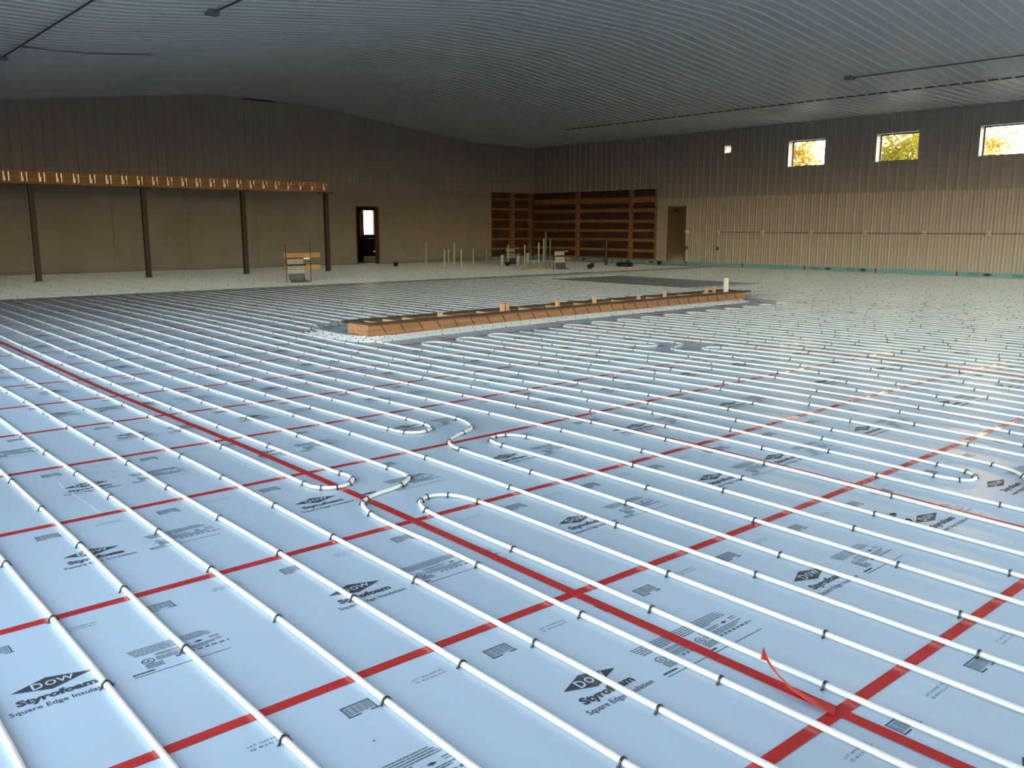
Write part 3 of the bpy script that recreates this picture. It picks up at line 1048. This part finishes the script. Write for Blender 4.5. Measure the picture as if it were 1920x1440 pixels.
combo([(10.70, -.3), (10.62, -1.12), (10.41, -1.37), (10.14, -1.44), (9.90, -1.26), (9.80, -.6)], 10.74, FAR, 9.82, FAR,
      'white hairpin loop closing near the right edge of the picture', G2, [(10.66, -.4), (10.6, -1.1), (10.38, -1.4), (9.95, -1.33), (9.82, -.7)])
combo([(11.70, -.6), (11.60, -1.45), (11.42, -1.84), (11.1, -2.1), (10.5, -2.35), (10.0, -2.7), (9.82, -3.3)], 11.72, FAR, 9.82, NEAR,
      'white tube making the S-shaped cross-over cut by the right edge of the picture', G3, [(11.62, -1.3), (11.2, -2.05), (10.3, -2.45)])
combo([(11.7, -4.2), (11.5, -3.4), (11.2, -3.1), (10.9, -3.3), (10.75, -4.2)], 11.72, NEAR, 10.74, NEAR,
      'white hairpin loop opening toward the camera at the right edge', G2, [(11.55, -3.5), (10.85, -3.4)])
combo([(20.03, 16.6), (20.10, 15.8), (20.4, 15.48), (20.75, 15.6), (20.95, 15.95), (21.0, 16.8)], 20.03, 23.7, 21.0, 23.7,
      'small far hairpin loop left of the farthest S-shaped cross-over', G2, [(20.05, 16.2), (20.5, 15.5), (20.98, 16.4)])
combo([(22.0, 16.6), (21.95, 15.6), (21.72, 15.05), (20.9, 14.72), (20.25, 14.5), (20.0, 14.0), (19.95, 13.1)], 22.03, 23.7, 19.95, NEAR,
      'white tube making the farthest S-shaped cross-over, in front of the wooden form', G3, [(21.95, 15.6), (21.4, 14.9), (20.5, 14.6), (20.0, 14.1)])
combo([(22.0, 12.6), (21.85, 13.4), (21.45, 13.7), (21.1, 13.5), (20.95, 12.6)], 22.03, NEAR, 20.98, NEAR,
      'far hairpin loop opening toward the camera beside the farthest S-shaped cross-over', G2, [(21.9, 13.2), (21.45, 13.7), (21.0, 13.1)])
used = {at(q) for q in (-.45, .43, 1.45, 3.47, 4.53, 5.54, 9.82, 10.74, 11.72)}
mid_used = {at(q) for q in (20.03, 21.03, 22.03)}
FX0, FX1 = 13.5, 46.0                                  # the wooden form
def far_start(x):
    return min(31.3 + max(0, x - 17) * 0.24, 35.5)
wrap = [at(q) for q in (13.95, 15.0, 15.94, 16.97, 17.92)]
# tubes sweeping round the left end of the form and along its front
for n, k in enumerate(wrap):
    xf = XS[k]
    x0 = 13.0 - 0.28 * n
    yr = 26.85 - 0.34 * n
    fanY = 32.4 + 0.25 * n
    pts = [(xf, fanY + 1.6), (xf - 0.05, fanY + 0.6), (xf - 0.5 * (xf - x0), fanY - 0.55 - 0.05 * n), (x0 + 0.1, 31.0), (x0, 29.5), (x0 + 0.12, 28.2), (x0 + 0.55, yr + 0.5), (x0 + 1.3, yr + 0.08), (x0 + 2.3, yr + 0.03)]
    mid = catmull(pts, 0.25)
    front = [(x, yr + 0.035 * (x - 13.5) + 0.02 * math.sin(x * .7 + n)) for x in np.arange(x0 + 3.5, 45.5 - n * 0.3, 1.5)]
    pa = straight(xf, FAR, fanY + 2.0)
    path = pa + mid[1:] + front
    tt = rows_for(pa) + [(mid[q][0], mid[q][1], math.atan2(mid[q + 1][1] - mid[q][1], mid[q + 1][0] - mid[q][0]) - math.pi / 2) for q in range(3 + n, len(mid) - 2, 3)]
    tt += rows_for(front, 15.0 + 0.37 * n, 2.1, 0)
    tube_run(path, 'white tube sweeping round the left end of the wooden form, %s out from its planks' % ORD[n], 'tubes wrapping the wooden form', tt)
k = 0
near_list, far_list = [], []
for k, x in enumerate(XS):
    if k in used:
        continue
    if x < 13.5:
        full(x)
    elif x < 46.2:
        if k not in mid_used:
            near_list.append(x)
        if k not in wrap:
            far_list.append(x)
    elif BARE[0] - 0.6 < x < BARE[1] + 0.6:
        full(x, NEAR, BARE[2] - 0.6, 'white tube ending before the bare rectangle', 'tubes before the bare rectangle')
        full(x, BARE[3] + 0.6, FAR, 'white tube behind the bare rectangle', 'tubes behind the bare rectangle')
    else:
        full(x)
def hairpins(lst, ya_of, yb, sgn, note, grp):
    q = 0
    while q < len(lst):
        if q + 1 < len(lst) and lst[q + 1] - lst[q] < 1.6:
            a, b = lst[q], lst[q + 1]
            ya = ya_of((a + b) / 2)
            r = (b - a) / 2
            arc = [((a + b) / 2 - r * math.cos(t * math.pi / 8), ya + sgn * 0.62 * math.sin(t * math.pi / 8)) for t in range(9)]
            pa, pb = straight(a, yb, ya), straight(b, ya, yb)
            path = pa[:-1] + arc + pb[1:]
            tt = rows_for(pa) + rows_for(pb) + [(arc[2][0], arc[2][1], .7), (arc[6][0], arc[6][1], -.7)]
            tube_run(path, '%s, legs %s' % (note, seam_words(a)), grp, tt)
            q += 2
        else:
            a = lst[q]
            p = straight(a, yb, ya_of(a))
            tube_run(p, '%s, single leg %s' % (note, seam_words(a)), grp, rows_for(p))
            q += 1
hairpins(near_list, lambda x: 23.2 + 0.03 * (x - 14), NEAR, 1, 'hairpin tube before the form', 'hairpin tubes in front of the form')
hairpins(far_list, far_start, FAR, -1, 'hairpin tube behind the form', 'hairpin tubes behind the form')
# zone by the back wall: tubes turned crosswise
y = 62.4
n = 0
while y < 96.5 and n < 40:
    xa = 3.0 if y < 64 else 4.0
    p = straight_x(y, xa, 86.5)
    tube_run(p, 'crosswise white tube near the back wall, %s row behind the lengthwise tubing' % ORD[n], 'crosswise tubes by the back wall', rows_for(p, 4.0 + rnd.uniform(0, .5), 2.45, 0))
    y += rnd.uniform(0.98, 1.1)
    n += 1

# ================================================================== THINGS
# --- wooden form standing on the foam
def form():
    th = math.atan2(28.25 - 27.2, 31.7)
    def W(a, b):
        return (13.5 + a * math.cos(th) - b * math.sin(th), 27.2 + a * math.sin(th) + b * math.cos(th))
    e = empty('wooden_form', (29, 28.5, 0))
    tag(e, 'long shallow box form of brown planks standing on the foam boards', 'form')
    L, Wd, H = 32.4, 1.75, 0.5
    n = 3
    for side, b in (('front', 0.06), ('back', Wd - 0.06)):
        for q in range(n):
            mb = MB(); mb.obox(W(L * q / n + .01, b), W(L * (q + 1) / n - .01, b), 0.12, H, 0.02)
            part(mb, 'form_plank', M['formwood'], e)
    for a in (0.06, L - 0.06):
        mb = MB(); mb.obox(W(a, 0.12), W(a, Wd - 0.12), 0.12, H, 0.02); part(mb, 'end_plank', M['formwood'], e)
    for b, ex in ((-0.02, 0.0), (Wd + 0.02, 0.25)):
        for q in range(2):
            a0, a1 = -ex + (L + ex) * q / 2, -ex + (L + ex) * (q + 1) / 2 + (0.5 if q else 0)
            mb = MB(); mb.obox(W(a0 + .01, b), W(a1 - .01, b), 0.32, 0.11, 0.52); part(mb, 'rim_board', M['formdark'], e)
    for a in (0.15, L - 0.1):
        mb = MB(); mb.obox(W(a, 0.14), W(a, Wd - 0.14), 0.32, 0.1, 0.52); part(mb, 'rim_board', M['formdark'], e)
    for a in (0.9, 2.0, 3.2, 5.6, 8.2, 11.4, 13.6, 16.0, 19.5, 23.0, 26.5, 29.5):
        mb = MB(); mb.obox(W(a, 0.16), W(a, Wd - 0.16), 0.14, 0.16, 0.42); part(mb, 'spreader', M['pine'], e)
    mb = MB(); mb.obox(W(0.2, Wd / 2), W(L - 0.2, Wd / 2), Wd - 0.3, 0.03, 0.02); part(mb, 'trench_fill', M['sand'], e)
    for a, h in ((4.6, 0.80), (8.9, 1.02), (9.25, 0.98), (13.2, 0.98), (16.4, 1.0), (20.6, 0.86), (23.3, 0.98), (28.0, 0.98), (28.9, 1.02)):
        mb = MB(); mb.obox(W(a - 0.12, 0.30), W(a + 0.12, 0.30), 0.12, h, 0.03); part(mb, 'stake', M['pine'], e)
    a = 0.9
    while a < L - 0.3:
        mb = MB()
        p0, p1 = W(a - 0.13, -0.015), W(a + 0.13, -0.015)
        mb.tube([(*p0, 0.46), (*p1, 0.1)], 0.018, 5); part(mb, 'tie_wire', M['rebar'], e)
        a += 1.12
    mb = MB(); p0, p1 = W(-.2, -0.1), W(L, -0.1)
    mb.obox(p0, p1, 0.06, 0.015, 0.004 + 0.01); part(mb, 'base_tape', M['tape'], e)
form()
def pvc(name, x, y_, z0, z1, r, label, m='pvc', cap=None, group=None):
    mb = MB(); mb.cyl(x, y_, z0, z1, r, 14, open_top=r > 0.1)
    o = mb.build(name, M[m], None, False)
    tag(o, label, 'pipe', group)
    return o
pvc('drain_pipe', 44.4, 28.9, 0.06, 1.55, 0.19, 'fat white plastic pipe standing up in the far end of the wooden form')

# --- steel posts and the timber beam
for n, x in enumerate((2.2, 12.36, 22.46, 32.87, 42.9)):
    e = empty('steel_post', (x, 83.0, 0))
    lab = ['dark steel post beyond the left edge of the picture', 'dark steel post nearest the left edge under the timber beam', 'dark steel post under the timber beam, second in view from the left',
           'dark steel post left of the tube manifold rack, third in view under the beam', 'dark steel post carrying the right end of the timber beam'][n]
    tag(e, lab, 'post', 'steel posts under the beam')
    p = MB(); p.box(x - .23, x + .23, 82.78, 83.22, 0, 8.92); part(p, 'shaft', M['steel_post'], e)
    p = MB(); p.box(x - .75, x + .75, 82.6, 83.4, 8.9, 9.0); part(p, 'cap_plate', M['steel_post'], e)
    p = MB(); p.box(x - .4, x + .4, 82.6, 83.4, 0.0, 0.06); part(p, 'base_plate', M['steel_post'], e)
e = empty('timber_beam', (22, 83, 9.0))
tag(e, 'laminated timber beam with joist hangers resting on the dark posts', 'beam')
xs = [-1.5, 12.2, 22.6, 32.9, 43.0]
for a, b in zip(xs, xs[1:]):
    for q in range(3):
        p = MB(); p.box(a + .012, b - .012, 82.72 + q * .19, 82.72 + q * .19 + .185, 9.0, 10.12 + rnd.uniform(-.02, .02)); part(p, 'beam_ply', M['beamwood'], e)
x = 10.39 - 1.467 * 8
while x < 43:
    h = MB()
    for s in (-1, 1):
        h.box(x + s * .2 - .055, x + s * .2 + .055, 82.66, 82.73, 9.2, 10.02)
        h.box(x + s * .13 - .02, x + s * .13 + .02, 82.42, 82.72, 9.2, 9.6)
    part(h, 'joist_hanger', M['galv'], e)
    x += 1.467
# --- conduit and outlet boxes on the window wall
XC = XR - 0.22
e = empty('electrical_conduit', (XC, 40, 4.5))
tag(e, 'thin horizontal conduit with pale outlet boxes along the ribbed window wall', 'conduit')
p = MB(); p.tube([(XC, 62.2, 4.5), (XC, 45, 4.48), (XC, 14, 4.52)], 0.045, 6); part(p, 'conduit_run', M['conduit_dark'], e)
p = MB(); p.tube([(XC, 62.3, 4.4), (XC, 62.25, 2), (XC, 62.15, 0.02)], 0.06, 6); part(p, 'riser', M['conduit'], e)
p = MB(); p.box(XC - .1, XC + .1, 62.1, 62.4, 2.1, 2.6); part(p, 'coupling', M['conduit_dark'], e)
for yb in (62.3, 55.5, 48.8, 42.0, 35.2, 28.5, 21.8):
    p = MB(); p.box(XC - .16, XC + .14, yb - .2, yb + .2, 4.27, 4.72); q_ = part(p, 'outlet_box', M['boxw'], e)
    p = MB(); p.box(XC - .18, XC - .16, yb - .13, yb + .13, 4.34, 4.65); part(p, 'box_cover', M['galv'], e)
e = empty('door_conduit', (XC, 67.5, 0))
tag(e, 'short vertical conduit with one outlet box just right of the brown service door', 'conduit')
p = MB(); p.tube([(XC, 67.45, 4.4), (XC, 67.35, 2), (XC, 67.25, 0.02)], 0.06, 6); part(p, 'riser', M['conduit'], e)
p = MB(); p.box(XC - .1, XC + .1, 67.2, 67.5, 2.1, 2.6); part(p, 'coupling', M['conduit_dark'], e)
p = MB(); p.box(XC - .16, XC + .14, 67.25, 67.65, 4.27, 4.72); part(p, 'outlet_box', M['boxw'], e)
# --- conduits under the ceiling
def ceil_conduit(x, y0, y1, label, box):
    z = ceil_z(x) - 0.16
    e = empty('ceiling_conduit', (x, (y0 + y1) / 2, z))
    tag(e, label, 'conduit')
    p = MB(); p.tube([(x, y0, z), (x, (y0 + y1) / 2, z - .02), (x, y1, z)], 0.055, 6); part(p, 'conduit_run', M['conduit_dark'], e)
    if box:
        p = MB(); p.box(x - .35, x + .35, y1 - .1, y1 + .6, z - .16, z + .12); part(p, 'junction_box', M['grey'], e)
ceil_conduit(8.1, -4, 68.8, 'long dark conduit crossing the top left corner of the ceiling', True)
ceil_conduit(15.6, -4, 47.6, 'conduit ending in a junction box on the left ceiling slope', True)
ceil_conduit(69.3, -4, 33.8, 'thin conduit along the ceiling slope above the high windows', True)
p = MB()
zc = lambda x: ceil_z(x) - 0.09
p.tube([(8.3, 63.9, zc(8.3)), (10.4, 64.3, zc(10.4) - .04), (13, 65.0, zc(13) - .10), (16, 65.8, zc(16) - .06), (18.5, 66.6, zc(18.5))], 0.05, 5)  # dark tube drawn in place of the shadow line at a panel lap
tag(p.build('lap_shadow_line', M['grey']), 'thin dark shadow line of a sagging panel lap across the left ceiling slope', 'shadow line')

# --- blue foam strip along the foot of the window wall
ys = [98.9, 90, 81, 72.2, 67.3, 58.25, 49.32, 40.28, 31.28, 22.3, 13.3, 4.3, -4.7, -13.2]
lv, lt, lz, lm = LOGO[False]
for n, (a, b) in enumerate(zip(ys, ys[1:])):
    q = MB(); q.box(XR - 0.28, XR - 0.1, b + .02, a - .02, 0.0, 0.5)
    o = q.build('edge_board', M['foam_edge'])
    tag(o, 'blue foam strip standing along the foot of the ribbed wall, %s from the corner' % ORD[n], 'foam board', 'foam strips along the window wall')
    q = MB(); q.box(XR - 0.29, XR - 0.28, b - .08, b + .08, 0.0, 0.5); q.build('joint_tape', M['tape'], o)
    if n in (6, 8) or n < 3:
        for cy in (a - 3.1, a - 7.5):
            q = MB()
            q.v += [(XR - .29, cy - .55, .25), (XR - .29, cy, .09), (XR - .29, cy + .55, .25), (XR - .29, cy, .42)]; q.f.append((0, 1, 2, 3))
            q.box(XR - .292, XR - .282, cy + 1.0, cy + 2.0, .14, .38) if False else None
            q.build('printed_diamond', M['ink'], o)
            for r_ in range(4):
                q = MB(); q.quad((XR - .29, cy + 1.0, .14 + .065 * r_), (XR - .29, cy + 2.0, .14 + .065 * r_), (XR - .29, cy + 2.0, .17 + .065 * r_), (XR - .29, cy + 1.0, .17 + .065 * r_))
                q.build('printed_line', M['ink_grey'], o)
q = MB(); q.box(80.9, 89.4, YB - 0.3, YB - 0.12, 0, 0.5)
tag(q.build('edge_board', M['foam_edge']), 'blue foam strip under the open framing of the back wall', 'foam board', 'foam strips along the window wall')

# --- tube manifold racks
def manifold(x, y_, boards_, label, scale=1.0):
    e = empty('tube_manifold', (x, y_, 0))
    tag(e, label, 'manifold', 'tube manifolds')
    s = scale
    if boards_:
        for xr in (x - 1.15, x + 1.35):
            p = MB(); p.cyl(xr, y_ + .05, 0, 3.55, 0.03, 6); part(p, 'rebar_stake', M['rebar'], e)
        p = MB(); p.box(x - 1.3, x + 2.4, y_ + .1, y_ + .23, 2.28, 2.72); part(p, 'cross_board', M['pale_pine'], e)
        p = MB(); p.box(x - 1.3, x + 2.4, y_ + .1, y_ + .23, 1.18, 1.62); part(p, 'cross_board', M['pale_pine'], e)
    else:
        for xr in (x - 1.1, x + .9):
            p = MB(); p.cyl(xr, y_ + .12, 0, 2.75, 0.04, 6); part(p, 'rebar_stake', M['rebar'], e)
        p = MB(); p.box(x - 1.2, x + 1.9, y_ + .18, y_ + .3, 1.1, 1.45); part(p, 'cross_board', M['wood'], e)
    p = MB(); p.tube([(x - 1.05, y_, 2.22), (x + .55, y_, 2.22)], 0.075, 8); part(p, 'supply_header', M['brass'], e)
    p = MB(); p.tube([(x - 1.05, y_ - .1, 1.62), (x + .75, y_ - .1, 1.62)], 0.085, 8); part(p, 'return_header', M['dark'], e)
    p = MB(); p.box(x + .6, x + 1.25, y_ - .05, y_ + .05, 2.14, 2.26); part(p, 'valve', M['galv'], e)
    for k in range(9):
        xx = x - 1.0 + k * .185
        p = MB(); p.tube([(xx, y_ - .02, 2.2), (xx + .01, y_ - .06, 1.8), (xx + .03, y_ - .16, 1.2), (xx + .03, y_ - .16, .78)], 0.05, 6); part(p, 'riser_tube', M['pex'], e)
        p = MB(); p.tube([(xx + .03, y_ - .16, .85), (xx + .05, y_ - .18, .4), (xx + .14, y_ - .35, .12), (xx + .3, y_ - .7, .06)], 0.068, 6); part(p, 'bend_sleeve', M['conduit_dark'], e)
manifold(30.45, 66.5, True, 'tube manifold on a rack of two pale boards and rebar near the posts')
manifold(67.3, 69.3, False, 'tube manifold with white risers before the timber framing')
manifold(72.6, 84.5, False, 'shadowed tube manifold farther back in front of the open framing')

# --- standing pipes near the corner
G4 = 'thin white stub pipes'
for x, y_, h, lab in ((59.85, 87.16, 3.14, 'tall thin white pipe standing alone right of the open doorway'),
                      (58.0, 80.6, 2.3, 'thin white pipe, left one of the close pair right of the doorway'),
                      (61.2, 84.0, 2.28, 'thin white pipe, right one of the close pair right of the doorway'),
                      (64.75, 87.4, 2.95, 'taller thin white pipe standing just right of the close pair'),
                      (58.0, 77.15, 2.4, 'thin white pipe standing nearest the camera among those by the sheathed wall'),
                      (67.8, 87.1, 2.19, 'short thin white pipe midway to the end of the sheathed wall'),
                      (78.8, 97.6, 1.65, 'shortest thin white pipe close to the end of the sheathed wall'),
                      (70.42, 82.7, 2.74, 'thin white pipe standing between the two stubby fat pipes'),
                      (71.0, 80.0, 2.77, 'thin white pipe right of the second stubby fat pipe'),
                      (69.2, 75.3, 3.14, 'white pipe rising through the row of capped grey tubes'),
                      (73.0, 78.4, 3.55, 'tall white pipe left of the grey conduits in the corner')):
    pvc('stub_pipe', x, y_, 0, h, 0.095, lab, group=G4)
pvc('drain_pipe', 68.7, 82.0, 0, 1.42, 0.2, 'stubby fat white pipe, left one before the timber framing')
pvc('drain_pipe', 69.25, 79.4, 0, 1.41, 0.2, 'stubby fat white pipe, right one before the timber framing')
pvc('drain_pipe', 77.3, 86.4, 0, 1.4, 0.24, 'stubby pinkish pipe in shadow close to the corner framing')
pvc('grey_conduit', 71.0, 75.9, 0, 4.5, 0.1, 'tallest grey conduit standing before the timber framing', 'grey')
pvc('grey_conduit', 71.5, 75.6, 0, 3.6, 0.09, 'leaning grey conduit right of the tallest one', 'grey')
pvc('rebar_rod', 70.5, 77.8, 0, 4.2, 0.03, 'thin rebar rod standing left of the white corner pipes', 'rebar')
pvc('vent_pipe', 79.5, 73.0, 0, 3.28, 0.17, 'black standpipe in front of the timber framing', 'tie')
for k in range(11):
    x, y_ = 64.6 + .16 * k + (0.5 if k > 7 else 0) + (.25 * (k - 8) if k > 8 else 0), 72.2 - .1 * k
    e = empty('capped_tube', (x, y_, 0))
    tag(e, 'grey tube with bright white cap, %s from the left in its row' % ORD[k], 'tube', 'capped grey tubes')
    p = MB(); p.cyl(x, y_, 0, 0.86, 0.045, 8); part(p, 'tube', M['grey'], e)
    p = MB(); p.cyl(x, y_, 0.86, 1.04, 0.06, 8); part(p, 'cap', M['cap'], e)
for k, (x, y_, h) in enumerate(((70.6, 80.6, 1.6), (71.2, 80.2, 1.9), (71.9, 79.8, 2.0))):
    pvc('grey_conduit', x, y_, 0, h, 0.06, 'short grey conduit, %s of three in the cluster before the framing' % ORD[k], 'grey')
for x, y_, lab in ((55.9, 88.4, 'small black bucket just right of the open doorway'), (68.2, 80.3, 'small black bucket between the stubby fat pipes'),
                   (70.3, 67.2, 'small black bucket right of the second tube manifold'), (73.5, 69.9, 'small black bucket left of the black standpipe'),
                   (86.3, 69.4, 'small black bucket at the foot of the brown service door')):
    e = empty('bucket', (x, y_, 0))
    tag(e, lab, 'bucket', 'small black buckets')
    p = MB(); p.cyl(x, y_, 0.02, 0.56, 0.24, 12, 0.34, open_top=True); part(p, 'pail', M['tie'], e)
    p = MB(); p.cyl(x, y_, 0.47, 0.53, 0.37, 12, 0.37, open_top=True); part(p, 'rim', M['tie'], e)
mb = MB()
RT, rt_ = 0.88, 0.24
for i in range(28):
    for j in range(10):
        a, b = 2 * math.pi * i / 28, 2 * math.pi * j / 10
        mb.v.append((79.0 + (RT + rt_ * math.cos(b)) * math.cos(a), 69.2 + (RT + rt_ * math.cos(b)) * math.sin(a), 0.30 + 0.28 * math.sin(b)))
for i in range(28):
    for j in range(10):
        mb.f.append((i * 10 + j, ((i + 1) % 28) * 10 + j, ((i + 1) % 28) * 10 + (j + 1) % 10, i * 10 + (j + 1) % 10))
tag(mb.build('hose_coil', M['tie'], None, True), 'black ring of coiled hose lying on the floor before the timber framing', 'coil')
mb = MB(); mb.obox((61.9, 70.6), (65.2, 70.9), 0.3, 0.14, 0.09)
tag(mb.build('lumber_piece', M['pale_pine']), 'orange-brown lumber offcut lying left of the capped grey tubes', 'lumber')
mb = MB(); mb.obox((65.3, 70.7), (68.2, 70.6), 0.16, 0.12, 0.09)
tag(mb.build('spirit_level', M['yellow']), 'yellow level lying at the end of the lumber offcut', 'level')

# ================================================================== TREES OUTSIDE THE WINDOWS
def tree(x, y_, h, r, label, m, seed, nleaf=9000, size=0.6):
    rr = random.Random(seed)
    e = empty('tree', (x, y_, -1.2))
    tag(e, label, 'tree', 'trees outside the high windows')
    p = MB(); p.tube([(x, y_, -1.2), (x + .3, y_ + .2, h * .35), (x + .1, y_ - .3, h * .75)], 0.55, 8)
    for k in range(9):
        a, z = rr.uniform(0, 6.3), h * rr.uniform(.35, .7)
        L = r * rr.uniform(.5, .85)
        p.tube([(x + .2, y_, z), (x + L * .5 * math.cos(a), y_ + L * .5 * math.sin(a), z + L * .35), (x + L * math.cos(a), y_ + L * math.sin(a), z + L * .55)], 0.14, 5)
    part(p, 'trunk', M['bark'], e)
    clus = []
    for k in range(46):
        a, b = rr.uniform(0, 6.3), rr.uniform(-1, 1)
        q = rr.random() ** .5
        clus.append((x + r * q * math.cos(a) * math.sqrt(1 - b * b * .5), y_ + r * q * math.sin(a) * math.sqrt(1 - b * b * .5), h * .62 + h * .36 * b, r * rr.uniform(.16, .34)))
    f = MB()
    for k in range(nleaf):
        cx, cy, cz, cr_ = rr.choice(clus)
        v = Vector((rr.gauss(0, 1), rr.gauss(0, 1), rr.gauss(0, .8))) * (cr_ * .6)
        c = Vector((cx, cy, cz)) + v
        u = Vector((rr.uniform(-1, 1), rr.uniform(-1, 1), rr.uniform(-1, 1))).normalized()
        w = u.cross(Vector((rr.uniform(-1, 1), rr.uniform(-1, 1), rr.uniform(-1, 1)))).normalized()
        s = size * rr.uniform(.6, 1.2)
        f.quad(tuple(c - u * s), tuple(c + w * s * .5), tuple(c + u * s), tuple(c - w * s * .5))
    o = part(f, 'foliage', M[m], e)
    o['kind'] = 'stuff'
TREES = [(178, 111, 31, 11, 'golden tree seen through the high window farthest from the camera', 'leaf_gold'),
         (172, 77, 29, 11, 'green and gold tree filling the middle high window', 'leaf_green'),
         (215, 85, 40, 11, 'golden tree at the left of the right-hand high window', 'leaf_gold')]
for n, (x, y_, h, r, lab, m) in enumerate(TREES):
    tree(x, y_, h, r, lab, m, 20 + n)
